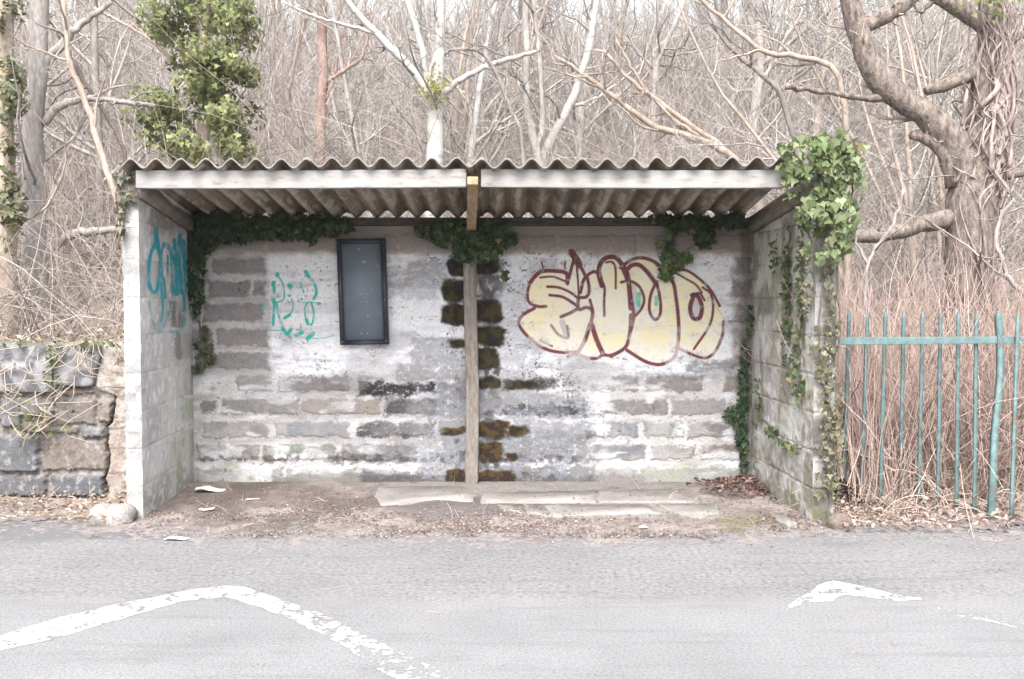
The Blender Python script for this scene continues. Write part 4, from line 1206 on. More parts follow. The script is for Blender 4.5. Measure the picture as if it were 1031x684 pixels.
for k, (x0, y0, x1, y1, cc) in enumerate(stones):
    mm = rmask(px, py, x0 + 1, y0 + 1, x1 - 1, y1 - 1, 1.4, 5, 0.13, 610 + k)
    tone = 0.85 + .3 * fbm(px * .09 + k * 7, py * .09, 4, 640 + k)
    c_ = np.ones(P.shape) * np.array(cc) * tone[..., None]
    c_ = mixc(c_, (0.34, 0.33, 0.34), sstep(.60, .72, fbm(px * .25, py * .2, 4, 660 + k)) * .7)
    col = col * (1 - mm[..., None]) + c_ * mm[..., None]
    hh = np.maximum(hh, mm * (0.022 + 0.012 * (k % 3)) + mm * .008 * (tone - 1))
h = h + hh
# pale rendered end right of the crack
endm = sstep(-1, 1, px - np.interp(py, [340, 390, 398, 425, 430, 445, 470, 482, 500], [98, 90, 116, 112, 107.5, 108, 109.5, 105.5, 107]))
ec = mixc(np.ones(P.shape) * np.array([.36, .30, .265]), (.44, .39, .35), sstep(.4, .6, na))
for yy in (388, 399, 431, 451, 476):
    ec = mixc(ec, (.14, .11, .095), sstep(1.6, .4, np.abs(py - yy + 3 * (na - .5))) * .75)
ec = mixc(ec, (.2, .15, .13), sstep(.55, .7, nb_) * .5)
col = col * (1 - endm[..., None]) + ec * endm[..., None]
h = h * (1 - endm) + endm * (0.004 + .012 * (nb_ - .5))
crack = seg_dist(px, py, [(116, 400), (114, 414), (112, 425), (107, 430), (109, 438), (107, 446), (110, 458), (109, 470), (105, 482), (108, 492), (107, 498)])
cm = sstep(1.7, .7, crack + 1.0 * (nb_ - .5))
col = mixc(col, (.02, .016, .014), cm); h = h - .03 * cm
col = mixc(col, (.10, .085, .06), sstep(.62, .72, fbm(px * .12, py * .16, 4, 671)) * .5)
PWs = P + nrm * (h * bord)[..., None]
mb = MB(); mb.add(PWs, q, np.clip(col * .70, .012, .6))
V, F = hexa([(-6.4, YS, -.05), (-2.27, YS, -.05), (-2.27, YS + .4, -.05), (-6.4, YS + .4, -.05), (-6.4, YS, .96), (-2.27, YS, .96), (-2.27, YS + .4, .96), (-6.4, YS + .4, .96)])
mb.add(V, F[[0, 1, 3, 4, 5]], (.25, .22, .19))
body = mb.build('wall_body', M_STONE, swall)
for k, (x0, x1, y0, y1, sl_) in enumerate([(53, 94, 347, 389, 8), (-8, 52, 348, 396, 0), (-72, -9, 349, 395, 0), (-140, -73, 349, 396, 0)]):
    A = at(x0, y1, YS - .05); B = at(x1, y0, YS - .05)
    V, F = bevel_box((A[0], YS - .05, A[2]), (B[0] - .004, YS + .36, B[2]), 0.022, 22, 0.035)
    if sl_: V[:, 0] += np.clip((V[:, 2] - A[2]) / (B[2] - A[2]), 0, 1) * (V[:, 0] > (A[0] + B[0]) / 2) * .05
    nz = fbm(V[:, 0] * 20, V[:, 2] * 20 + V[:, 1] * 9, 4, 680 + k)
    C = mixc(np.ones(V.shape) * np.array([.105, .104, .108]), (.235, .234, .24), sstep(.4, .65, nz))
    build('coping_stone', V, F, M_GRANITE, swall, C, False)
V, F = bevel_box((at(96, 347, YS)[0], YS - .012, at(96, 390, YS)[2]), (-2.275, YS + .36, at(96, 347, YS)[2]), 0.02, 18, 0.03)
nz = fbm(V[:, 0] * 14, V[:, 2] * 14, 4, 690)
build('end_block', V, F, M_STONE, swall, mixc(np.ones(V.shape) * np.array([.24, .205, .18]), (.36, .325, .295), sstep(.4, .62, nz)))

# ------------------------------------------------------------------ green railings
YF = 5.80
fence = thing('metal_railing', 'green painted metal railings with one bent post right of the shelter', 'railings', (2.9, YF, 0))


def picket(xt, yt, xb, yb_, w_=0.020, extra=0.0):
    a = on_ground(xb, yb_, 0.0); Yb = a[1]
    Yt = YF + 0.3 * (Yb - YF)
    b = at(xt, yt, Yt)
    b[1] = Yt
    m_ = 9
    tt = np.linspace(0, 1, m_)
    Pm = a[None] * (1 - tt)[:, None] + b[None] * tt[:, None]
    Pm[0, 2] = -0.03
    wv = np.full(m_, w_ / 2); wv[-1] = w_ * .16
    Pm = np.insert(Pm, m_ - 1, Pm[-1] - (Pm[-1] - Pm[-2]) * .22, axis=0); wv = np.insert(wv, m_ - 1, w_ / 2)
    return Pm, wv


def flatbar(Pm, wv, th=0.012):
    n = len(Pm)
    V = []
    for p, w_ in zip(Pm, wv):
        V += [(p[0] - w_, p[1] - th / 2, p[2]), (p[0] + w_, p[1] - th / 2, p[2]), (p[0] + w_, p[1] + th / 2, p[2]), (p[0] - w_, p[1] + th / 2, p[2])]
    i = np.arange(4 * n).reshape(n, 4); j = np.roll(i, -1, 1)
    return np.array(V), [np.stack([i[:-1], j[:-1], j[1:], i[1:]], -1).reshape(-1, 4), i[[-1]], i[[0], ::-1]]


tops = [855, 873.5, 891.5, 910, 929, 947, 965, 983, 1025]; ty = [313, 314, 314, 315, 314, 315, 314, 316, 316]
bots = [849, 867, 886, 906, 925, 944, 963, 981, 1018]; by = [508, 512, 515, 514, 516, 518, 519, 523, 529]
for k in range(9):
    Pm, wv = picket(tops[k], ty[k], bots[k], by[k])
    V, F = flatbar(Pm, wv); build('picket', V, F, M_GREEN, fence)
for k in range(1, 12):            # out of the frame to the right
    Pm, wv = picket(1025 + 18.6 * k, 316, 1018 + 18.8 * k, 529)
    V, F = flatbar(Pm, wv); build('picket', V, F, M_GREEN, fence)
pl = np.array([on_ground(997, 527), at(999.5, 480, 5.64), at(1001, 440, 5.68), at(1004.5, 405, 5.72), at(1007, 375, 5.75), at(1006.5, 343, 5.77), at(1005.5, 325, 5.77), at(1005, 315, 5.77)]); pl[0, 2] = -.05
pl = resample(pl, 20); wv = np.full(20, .017); wv[-1] = .006
V, F = flatbar(pl, wv, .03); build('bent_post', V, F, M_GREEN, fence)
A = at(843, 343.5, 5.778); B = at(1003, 342.5, 5.768)
for (p0, p1) in ((A, B), (B + np.array([.03, 0, .0]), B + np.array([1.4, 0, -.005]))):
    V, F = bevel_box((p0[0], 5.755, -0.021), (p1[0], 5.764, 0.021), .003, 30, .003)
    t = (V[:, 0] - p0[0]) / (p1[0] - p0[0]); V[:, 2] += p0[2] * (1 - t) + p1[2] * t
    build('rail', V, F, M_GREEN, fence)

# ------------------------------------------------------------------ trees


def polyline(pts, Y, K, jit=0.0, r=rng):
    """pts: (x, y, width[, dY]) from the photo at distance Y -> path + radii"""
    a = np.array([at(p[0], p[1], Y + (p[3] if len(p) > 3 else 0)) for p in pts])
    wd = np.array([p[2] for p in pts]) * Y / FPX / 2
    path = resample(a, K); rad = np.interp(np.linspace(0, 1, K), np.linspace(0, 1, len(pts)), wd)
    if jit: path[1:-1] += r.normal(size=(K - 2, 3)) * jit
    return path, rad


def hero(name, label, cat, Y, limbs, mat, seed, twig=(4, 3), K=22, jit=0.006, sides=9, up=0.05, twigmat=None, l1=0.45, base_extend=True, extra=None, group=None, lump=0.0):
    """limbs[0] is the trunk, from the ground up; each limb is a list of (x, y, width, dY)"""
    r = np.random.default_rng(seed)
    paths = []
    for k, lm in enumerate(limbs):
        plen = sum(math.hypot(b_[0] - a_[0], b_[1] - a_[1]) for a_, b_ in zip(lm[:-1], lm[1:]))
        Kl = int(np.clip(plen / max(4.5, 0.45 * max(q_[2] for q_ in lm)), 7, K))
        p, rad = polyline(lm, Y, Kl, jit, r)
        paths.append((p, rad))
    p, rad = paths[0]
    zg = float(terrain(np.array([p[0, 0]]), np.array([p[0, 1]]))[0])
    if base_extend and p[0, 2] > zg - .1:
        d = (p[1] - p[0]); d /= np.linalg.norm(d); d = d * .4 + np.array([0, 0, .6]); 
        L = (p[0, 2] - zg + .15)
        low = np.array([p[0] - np.array([d[0] / max(d[2], .3) * L * t * .5, 0, L * t]) for t in (1, .6, .3)])
        rad = np.concatenate([[rad[0] * 1.35, rad[0] * 1.15, rad[0] * 1.05], rad]); p = np.vstack([low, p])
        paths[0] = (p, rad)
    root = thing(name, label, cat, (p[0, 0], p[0, 1], zg), group)
    def lumpy(V, c):
        if not lump: return V
        n_ = fbm(V[:, 0] * 14 + V[:, 1] * 9, V[:, 2] * 11 + V[:, 1] * 4, 5, seed) - .5
        d = V - c; d /= np.linalg.norm(d, axis=1, keepdims=True) + 1e-9
        return V + d * (n_ * lump)[:, None]
    V, F = tubes(p[None], rad[None], sides); V = lumpy(V, np.repeat(p, sides, 0))
    build('trunk', V, F, mat, root, None, True)
    for (pp, rr) in paths[1:]:
        V, F = tubes(pp[None], rr[None], max(6, sides - 2)); V = lumpy(V, np.repeat(pp, max(6, sides - 2), 0)); build('limb', V, F, mat, root, None, True)
    if twig:
        mb = MB()
        for (pp, rr) in paths:
            c1, r1 = grow(pp[None], np.minimum(rr, .03)[None], twig[0], (.25, 1.0), (30, 75), l1, 9, up, .22, r, .55)
            mb.add(*tubes(c1, r1, 4, False))
            c2, r2 = grow(c1, r1, twig[1], (.2, 1.0), (25, 70), .5, 6, up, .22, r, .6)
            mb.add(*tubes(c2, r2, 3, False))
            c3, r3 = grow(c2, r2, 2, (.3, 1.0), (25, 60), .55, 4, up, .2, r, .7)
            mb.add(*tubes(c3, r3, 3, False))
        mb.build('twigs', twigmat or mat, root)
    if extra: extra(root, paths, r)
    return root


def tree_ivy(blobs, Y, size, ca, cb, depth, yellow=.05, under=False):
    def f(root, paths, r):
        C = []; N = []
        for (cx, cy, rx, ry, n) in blobs:
            n = int(n * 2.3)
            a = r.normal(size=(n, 3)); a /= np.linalg.norm(a, axis=1, keepdims=True); d = r.random(n) ** (1 / 2.2)
            c0 = at(cx, cy, Y)
            off = a * d[:, None] * np.array([rx * Y / FPX, depth, ry * Y / FPX])
            C.append(c0 + off); N.append(a)
        C = np.vstack(C); N = np.vstack(N) + .5 * r.normal(size=(len(C), 3)) + np.array([0, -.3, .35])
        # gaps: thin the crown with noise so that light shows through
        k = fbm(C[:, 0] * 4.5, C[:, 2] * 4.5 + C[:, 1] * 2, 3, 77) > .45
        C = C[k]; N = N[k]; M = len(C)
        T = np.array([[0, -.2, -1]]) + .6 * r.normal(size=(M, 3))
        V, F, cl = leaves(C, N, T, size * r.uniform(.6, 1.3, M), leaf_cols(M, ca, cb, r, .25, yellow), r=r)
        build('ivy_crown', V, F, M_LEAF, root, cl)
    return f


YL, YL2 = (0.095, 0.122, 0.038), (0.255, 0.265, 0.125)
hero('tree', 'ivy clad trunk cut by the left edge of the photo', 'tree', 7.9, [[(6, 345, 26), (6, 220, 20), (4, 100, 18), (6, -30, 15)]], B_TAN, 700, (3, 3),
     extra=tree_ivy([(8, 20, 16, 40, 170), (12, 95, 14, 40, 170), (14, 160, 14, 34, 170), (12, 210, 14, 26, 130), (4, 50, 12, 50, 120), (14, 245, 9, 16, 40)], 7.75, .045, (.10, .12, .055), (.21, .20, .13), .16, .1))
hero('tree', 'pale smooth grey trunk standing behind the left stone wall', 'tree', 8.3, [[(36, 335, 30), (35, 250, 23), (34, 160, 20), (37, 80, 19), (40, -30, 18)], [(44, 125, 8), (58, 108, 9), (78, 101, 7), (110, 101, 6), (156, 107, 4)], [(42, 70, 10), (60, 48, 9), (82, 24, 7), (112, 2, 5)], [(37, 40, 8), (20, 10, 6), (10, -20, 5)], [(38, 272, 11), (52, 252, 10), (64, 241, 9.5), (78, 235, 9), (98, 232, 8), (126, 231, 6)]],
     B_PALE, 701, (4, 3), up=.03)
hero('sapling', 'thin pale stem leaning right beside the pale trunk', 'tree', 7.4, [[(126, 245, 7), (118, 205, 7), (104, 160, 6.5), (90, 112, 6), (76, 78, 5.5), (68, 50, 5), (63, -10, 4)]], B_TAN, 702, (4, 3))
hero('sapling', 'thin dark crooked stem between the pale trunk and the ivy tree', 'tree', 8.8, [[(125, 150, 4), (100, 105, 4), (80, 75, 4.5), (68, 50, 4), (58, 35, 3)]], B_DARK, 704, (3, 3))
hero('ivy_tree', 'tree smothered in bright green ivy rising behind the left roof end', 'tree', 9.6,
     [[(206, 260, 16), (206, 170, 13), (204, 100, 11), (206, 40, 9), (210, -40, 7)], [(205, 110, 6), (180, 70, 4), (150, 40, 3), (95, 8, 3)], [(205, 95, 6), (230, 60, 4), (255, 30, 3)]], B_TAN, 705, (5, 3),
     extra=tree_ivy([(205, 10, 52, 34, 900), (168, 24, 22, 24, 240), (242, 25, 20, 26, 240), (212, 62, 36, 22, 480), (184, 62, 16, 14, 110), (207, 92, 30, 18, 380), (245, 72, 18, 12, 140), (205, 122, 50, 24, 760), (158, 104, 24, 16, 220), (150, 125, 18, 18, 160), (244, 120, 18, 26, 260), (205, 150, 48, 20, 620), (252, 150, 16, 14, 140), (165, 142, 24, 16, 220)],
                    9.5, .047, YL, YL2, .6, .03))
hero('tree', 'reddish brown straight trunk behind the roof above the notice board side', 'tree', 12.5, [[(321, 200, 13), (323, 140, 11), (325, 70, 10), (322, -40, 9)], [(318, 118, 3), (335, 82, 3), (345, 30, 2.5)], [(325, 85, 4), (345, 72, 4), (365, 55, 3), (372, 20, 2.5)]], B_RED, 706, (6, 4))


def fork_moss(root, paths, r):
    C = at(438, 90, 10.85) + r.normal(size=(260, 3)) * np.array([.07, .05, .10])
    V, F, cl = leaves(C, np.array([[0, -1, .4]]) + .6 * r.normal(size=(260, 3)), r.normal(size=(260, 3)), .030 * r.uniform(.6, 1.3, 260), leaf_cols(260, (.20, .20, .05), (.28, .27, .10), r), r=r)
    tag(build('moss', V, F, M_LEAF, root, cl), kind='stuff')


hero('tree', 'white barked tree forking above the middle of the roof', 'tree', 11.0,
     [[(437, 200, 22), (438, 150, 18), (438, 118, 16), (439, 92, 14), (443, 60, 10), (443, 20, 9), (443, -40, 8)], [(438, 108, 10), (428, 88, 9), (412, 66, 8.5), (394, 50, 8), (372, 26, 7), (350, 2, 6), (335, -20, 5)], [(440, 98, 7), (430, 82, 7), (425, 52, 7), (416, 20, 6.5), (404, -20, 5.5)],
      [(444, 98, 7), (456, 86, 6.5), (474, 74, 6), (496, 65, 5.5), (522, 57, 5), (540, 52, 3)], [(382, 36, 4), (352, 26, 3.5), (320, 18, 3), (285, 3, 2.5)], [(432, 80, 4), (440, 40, 3), (434, -10, 3)]],
     B_WHITE, 707, (4, 4), twigmat=B_GREY, extra=fork_moss, l1=.35)
hero('tree', 'thin dark crooked stem arching right beside the white forked tree', 'tree', 10.6, [[(524, 130, 4), (512, 105, 4), (500, 75, 4), (482, 52, 4), (455, 50, 3), (448, 56, 2.5)]], B_GREY, 717, (3, 3))
hero('tree', 'speckled slim twin trunk just right of the roof middle', 'tree', 11.5, [[(543, 200, 10), (541, 155, 9), (533, 125, 9), (529, 95, 8), (530, 40, 7.5), (528, -30, 7)], [(540, 155, 7), (546, 120, 6), (543, 60, 5.5), (539, 20, 5), (532, -20, 4.5)]], B_PALE, 708, (4, 4), twigmat=B_GREY)
hero('tree', 'pale whitish trunk leaning right from behind the roof middle', 'tree', 12.2, [[(540, 190, 10), (554, 142, 9.5), (568, 118, 9), (580, 90, 8.5), (590, 60, 7.5), (598, 20, 6.5), (603, -30, 6)], [(572, 108, 4), (588, 104, 3.5), (602, 98, 3)]], B_WHITE, 709, (5, 4), twigmat=B_GREY)
hero('leaning_tree', 'long thin boughs leaning low to the left over the right half of the roof', 'tree', 10.2,
     [[(760, 180, 9), (735, 156, 8), (712, 142, 7), (690, 136, 6.5), (655, 125, 6), (632, 108, 5.5), (605, 88, 5), (580, 70, 4), (558, 56, 3)], [(734, 157, 7), (716, 140, 6), (690, 122, 5.5), (660, 100, 5), (636, 82, 4), (612, 55, 3.5), (600, 50, 2.5)], [(722, 150, 5), (700, 135, 4), (675, 118, 4), (650, 90, 3.5), (632, 62, 3), (620, 40, 2.5)]],
     B_TAN, 710, (6, 4), l1=.28)
hero('sapling', 'pale slim stem forking in the wood above the leaning boughs', 'tree', 13.0, [[(660, 190, 7), (658, 120, 6), (660, 70, 5.5), (672, 40, 5), (690, 0, 4), (700, -30, 3)], [(659, 70, 3.5), (640, 50, 3), (632, 35, 2)]], B_PALE, 711, (5, 4), twigmat=B_GREY)
hero('sapling', 'arching pale bough bent over left above the right roof end', 'tree', 8.6, [[(853, 190, 7), (852, 140, 6.5), (851, 105, 6), (837, 68, 6), (800, 56, 5.5), (770, 53, 5), (745, 33, 4.5), (722, 14, 4), (700, -8, 3.5)]], B_TAN, 712, (6, 4), l1=.3)
hero('sapling', 'crooked brown bough crossing behind the arching pale bough', 'tree', 9.2, [[(812, 190, 6), (795, 120, 5.5), (782, 90, 5.5), (760, 70, 5), (742, 54, 4.5), (724, 34, 4), (712, 5, 3.5), (700, -20, 3)]], B_GREY, 713, (6, 4), l1=.35)


def old_vines(root, paths, r):
    mb = MB()
    p, rad = paths[0]
    K = 40
    for k in range(105):
        t0 = r.uniform(0.42, .66) if k < 95 else r.uniform(.08, .4); t1 = min(1, t0 + r.uniform(.15, .45))
        tt = np.linspace(t0, t1, K); f = tt * (len(p) - 1); i0 = np.minimum(f.astype(int), len(p) - 2); ff = (f - i0)[:, None]
        c = p[i0] * (1 - ff) + p[i0 + 1] * ff; rr = rad[i0] * (1 - ff[:, 0]) + rad[i0 + 1] * ff[:, 0]
        a0 = r.normal() * 1.0 - .7; aw = a0 + r.normal() * .8 * (tt - t0) * 4 + resample(r.normal(size=(7, 3)), K)[:, 0] * .28
        off = np.stack([np.cos(aw), np.sin(aw), np.zeros(K)], -1) * (rr * 1.0 + .004 +  np.abs(resample(r.normal(size=(6, 3)), K)[:, 0]) * r.choice([.003, .008, .035]))[:, None] + resample(r.normal(size=(7, 3)), K) * .012
        mb.add(*tubes((c + off)[None], np.linspace(r.choice([.004, .006, .009, .014, .019]), .003, K)[None] * (1 + .25 * resample(r.normal(size=(8, 3)), K)[None, :, 0]).clip(.5, 1.6), 6))
    for k in range(16):   # loose loops standing off the bark
        a = p[r.integers(6, len(p) - 6)]; e = a + np.array([r.normal() * .3, -.15 - r.random() * .15, r.normal() * .35])
        mid = (a + e) / 2 + r.normal(size=3) * .14
        mb.add(*tubes(resample([a, mid, e], 14)[None], np.linspace(.009, .004, 14)[None], 4))
    mb.build('ivy_stems', B_VINE, root, True)
    C = at(1003, 0, 7.5) + r.normal(size=(60, 3)) * np.array([.12, .1, .08])
    V, F, cl = leaves(C, np.array([[0, -1, .4]]) + .6 * r.normal(size=(60, 3)), np.array([[0, 0, -1.]]) + .5 * r.normal(size=(60, 3)), .045 * r.uniform(.6, 1.3, 60), leaf_cols(60, YL, YL2, r), r=r)
    build('ivy_crown', V, F, M_LEAF, root, cl)


hero('gnarled_tree', 'big gnarled tree wrapped in ivy stems with a thick limb curving up to the left', 'tree', 7.7,
     [[(972, 400, 54), (975, 320, 46), (977, 250, 46), (979, 195, 50), (988, 150, 40), (996, 100, 30), (1000, 50, 29), (1001, 0, 30), (1003, -50, 26)],
      [(982, 200, 34), (966, 155, 34), (950, 132, 28), (928, 112, 25), (905, 98, 25), (886, 80, 27), (872, 55, 24), (862, 25, 20), (850, -25, 18)],
      [(962, 188, 20), (956, 165, 19), (948, 150, 15), (935, 142, 12), (917, 136, 8)], [(866, 28, 15), (888, 18, 15), (910, 6, 14), (930, -15, 13)], [(932, 93, 10), (950, 86, 13), (970, 78, 13), (990, 66, 14)],
      [(893, 99, 8), (870, 99, 7), (845, 95, 6), (815, 90, 5.5), (790, 88, 5)], [(965, 220, 20), (942, 223, 18), (918, 229, 16), (893, 236, 15), (862, 239, 13), (845, 241, 9)], [(996, 30, 18), (975, 14, 17), (950, 0, 15), (920, -20, 13)],
      [(995, 178, 10), (1012, 176, 9), (1040, 172, 8), (1080, 160, 7)], [(1000, 60, 10), (1020, 40, 9), (1050, 30, 8)], [(918, 2, 3), (926, 12, 4), (935, 5, 4), (955, -8, 3)]],
     B_OLD, 714, (4, 4), K=64, sides=22, jit=.004, extra=old_vines, lump=.026, twigmat=B_TAN, l1=.3)
hero('sapling', 'thin forked pale stem in front of the gnarled tree low branch', 'tree', 7.0, [[(872, 330, 4), (871, 290, 4), (873, 265, 4), (885, 245, 3.5), (900, 225, 3), (910, 190, 2.5)], [(873, 268, 3), (862, 240, 2.5), (855, 210, 2)]], B_PALE, 715, (3, 3))
hero('sapling', 'pale slanting stem right of the gnarled trunk', 'tree', 7.3, [[(1060, 330, 5), (1020, 285, 5), (1012, 272, 5), (1003, 235, 4), (1020, 200, 3)]], B_PALE, 716, (3, 3))

# bare wood on the slope: a few kinds of tree, each tree an object of its own


def proto(name, label, H, r0, mat, twigmat, seed, n1, n2, n3, lean=.1, stems=1, wig=.05):
    r = np.random.default_rng(seed)
    K = 18
    root = thing(name, label, 'tree', (0, 0, 0), None)
    tr = []
    for s_ in range(stems):
        d = np.array([r.normal() * lean, r.normal() * lean, 1.0]); d /= np.linalg.norm(d); p = [np.array([r.normal() * .12 * (stems > 1), r.normal() * .12 * (stems > 1), -.35])]
        h_ = H * r.uniform(.75, 1.0)
        for k in range(K - 1):
            d = d + r.normal(size=3) * wig * np.array([1, 1, .3]) + np.array([0, 0, .02]); d /= np.linalg.norm(d); p.append(p[-1] + d * h_ / (K - 1))
        tr.append(np.array(p))
    P = np.array(tr); R = np.tile(np.linspace(1.15, .22, K) * r0, (stems, 1))
    V, F = tubes(P, R, 7); build('trunk', V, F, mat, root, None, True)
    mb = MB()
    a, ra_ = grow(P, R, n1, (.12, 1), (25, 70), .34, 11, .05, .13, r, .5); mb.add(*tubes(a, ra_, 4, False))
    b, rb_ = grow(a, ra_, n2, (.15, 1), (25, 65), .48, 7, .05, .17, r, .6); mb.add(*tubes(b, rb_, 3, False))
    c, rc = grow(b, rb_, n3, (.2, 1), (25, 60), .55, 5, .04, .18, r, .75); mb.add(*tubes(c, np.maximum(rc, .0035), 3, False))
    mb.build('branches', twigmat, root)
    return root


kinds = [
    proto('bare_tree', 'tall pale bare tree with fine upswept twigs in the wood on the slope', 9.5, .075, B_PALE, B_TWIG, 801, 22, 6, 5),
    proto('bare_tree', 'bare brown tree with spreading twigs in the wood on the slope', 7.5, .06, B_TAN, B_TWIG, 802, 24, 6, 5, .16),
    proto('bare_tree', 'slender bare grey tree in the wood on the slope', 8.5, .05, B_GREY, B_TWIG, 803, 20, 6, 5, .08),
    proto('coppiced_tree', 'many stemmed coppiced tree without leaves in the wood on the slope', 6.0, .032, B_TAN, B_TWIG, 804, 9, 5, 4, .22, 5),
    proto('bare_tree', 'white stemmed bare tree in the wood on the slope', 9.0, .06, B_WHITE, B_TWIG, 805, 20, 6, 5, .1),
    proto('coppiced_tree', 'low bushy thicket tree with pale crooked stems in the wood on the slope', 4.2, .024, B_PALE, B_TWIG, 806, 9, 6, 4, .32, 6, .09),
]
groups = ['tall pale bare trees in the wood on the slope', 'bare brown trees in the wood on the slope', 'slender grey trees in the wood on the slope', 'coppiced trees in the wood on the slope', 'white stemmed trees in the wood on the slope', 'bushy thicket trees in the wood on the slope']
r = np.random.default_rng(900)
spots = []
tries = 0
while len(spots) < 150 and tries < 9000:
    tries += 1
    Y = 9.0 + 38 * r.random() ** 1.15
    X = r.uniform(-1, 1) * (Y * .60 + 1.5)
    md = .45 + Y * .022
    if Y < 12 and abs(X) < 2.0 and r.random() < .5: continue
    if all((X - a) ** 2 + (Y - b) ** 2 > md * md for a, b in spots): spots.append((X, Y))
used = [False] * 6
for (X, Y) in spots:
    k = int(r.choice(6, p=[.16, .2, .16, .2, .08, .2])) if Y > 11.5 else int(r.choice([3, 5, 2], p=[.35, .45, .2]))
    src = kinds[k]
    if not used[k]:
        o = src; used[k] = True
    else:
        o = src.copy(); COL.objects.link(o)
        for ch in src.children:
            c_ = ch.copy(); COL.objects.link(c_); c_.parent = o
    s = r.uniform(.7, 1.15)
    o.location = (X, Y, float(terrain(np.array([X]), np.array([Y]))[0])); o.rotation_euler = (r.normal() * .05, r.normal() * .05, r.uniform(0, 6.28)); o.scale = (s, s, s * r.uniform(.9, 1.15))
    o['group'] = groups[k]
for k in range(6):
    if not used[k]:
        for ch in list(kinds[k].children): bpy.data.objects.remove(ch)
        bpy.data.objects.remove(kinds[k])

# ------------------------------------------------------------------ undergrowth and litter (uncountable)


def arcs(n, xy, hgt, spread, K, rad, cols, seed, droop=.12, zoff=None):
    r = np.random.default_rng(seed)
    X, Y = xy(r, n)
    Z = terrain(X, Y) if zoff is None else zoff(X, Y)
    P = np.zeros((n, K, 3)); P[:, 0] = np.stack([X, Y, Z - .03], -1)
    d = np.stack([r.normal(size=n) * spread, r.normal(size=n) * spread, np.ones(n)], -1); d /= np.linalg.norm(d, axis=1, keepdims=True)
    L = r.uniform(hgt[0], hgt[1], n); dr = droop * r.uniform(.2, 2.2, n)
    for k in range(1, K):
        d = d + r.normal(size=d.shape) * .13; d[:, 2] -= dr; d /= np.linalg.norm(d, axis=1, keepdims=True)
        P[:, k] = P[:, k - 1] + d * (L / (K - 1))[:, None]
    hit = ((P[..., 0] > -2.42) & (P[..., 0] < 2.0) & (P[..., 1] < 7.2) & (P[..., 1] > 5.6)).any(1) | ((P[..., 0] < -2.2) & (P[..., 1] < 6.6) & (P[..., 1] > 6.28)).any(1)
    if zoff is None: P = P[~hit]; Y = Y[~hit]; n = len(P)
    sc_ = np.clip(Y / 12, .75, 2.2)
    R = (rad * r.uniform(.5, 1.4, n) * sc_)[:, None] * np.linspace(1, .45, K)[None]
    V, F = tubes(P, R, 3, False)
    t = r.random(n)[:, None]; c = np.array(cols[0]) * (1 - t) + np.array(cols[1]) * t; c *= r.uniform(.7, 1.25, (n, 1))
    return V, F, np.repeat(c, K * 3, axis=0)


def slope_xy(y0, y1, pw):
    def f(r, n):
        Y = y0 + (y1 - y0) * r.random(n) ** pw
        X = r.uniform(-1, 1, n) * (Y * .58 + 1.2)
        bad = (X > -2.5) & (X < 2.0) & (Y < 7.6)
        Y[bad] += 1.5
        return X, Y
    return f


mb = MB()
V, F, C = arcs(15000, slope_xy(7.4, 22, 1.2), (.5, 2.0), .45, 8, .0052, ((.26, .22, .19), (.40, .355, .325)), 1001); mb.add(V, F, C)
V, F, C = arcs(13000, slope_xy(16, 46, .9), (1.0, 3.8), .4, 7, .0062, ((.25, .215, .19), (.37, .33, .305)), 1002, .08); mb.add(V, F, C)
V, F, C = arcs(8000, slope_xy(7.2, 30, 1.0), (.4, 1.3), .6, 7, .005, ((.11, .09, .078), (.21, .17, .145)), 1003, .2); mb.add(V, F, C)
V, F, C = arcs(17000, slope_xy(10, 42, 1.0), (1.5, 4.5), .75, 8, .0040, ((.32, .285, .26), (.46, .42, .39)), 1004, .06); mb.add(V, F, C)
o = mb.build('undergrowth', M_STEM, None, origin=(0, 8, 0)); tag(o, 'tangle of dead brambles and thin stems covering the slope', 'undergrowth', kind='stuff')

# dead leaves and green bits on the slope
r = np.random.default_rng(1010)
n = 16000
X, Y = slope_xy(6.7, 24, 1.3)(r, n); Z = terrain(X, Y) + r.random(n) * .12
C = np.stack([X, Y, Z], -1)
V, F, cl = leaves(C, np.array([[0, -.4, 1.]]) + .6 * r.normal(size=(n, 3)), r.normal(size=(n, 3)), np.clip(.05 * Y / 9, .04, .11) * r.uniform(.6, 1.4, n), leaf_cols(n, (.16, .12, .09), (.34, .27, .21), r), OVAL, r)
o = build('leaf_litter', V, F, M_DRYLEAF, None, cl, origin=(0, 8, 0)); tag(o, 'dead brown leaves lying on the wooded slope', 'leaves', kind='stuff')


def thick_xy(r, n):
    return r.uniform(2.22, 5.2, n), 5.98 + 2.0 * r.random(n)


def flat_z(X, Y): return np.minimum(terrain(X, Y), .4) + 0.0


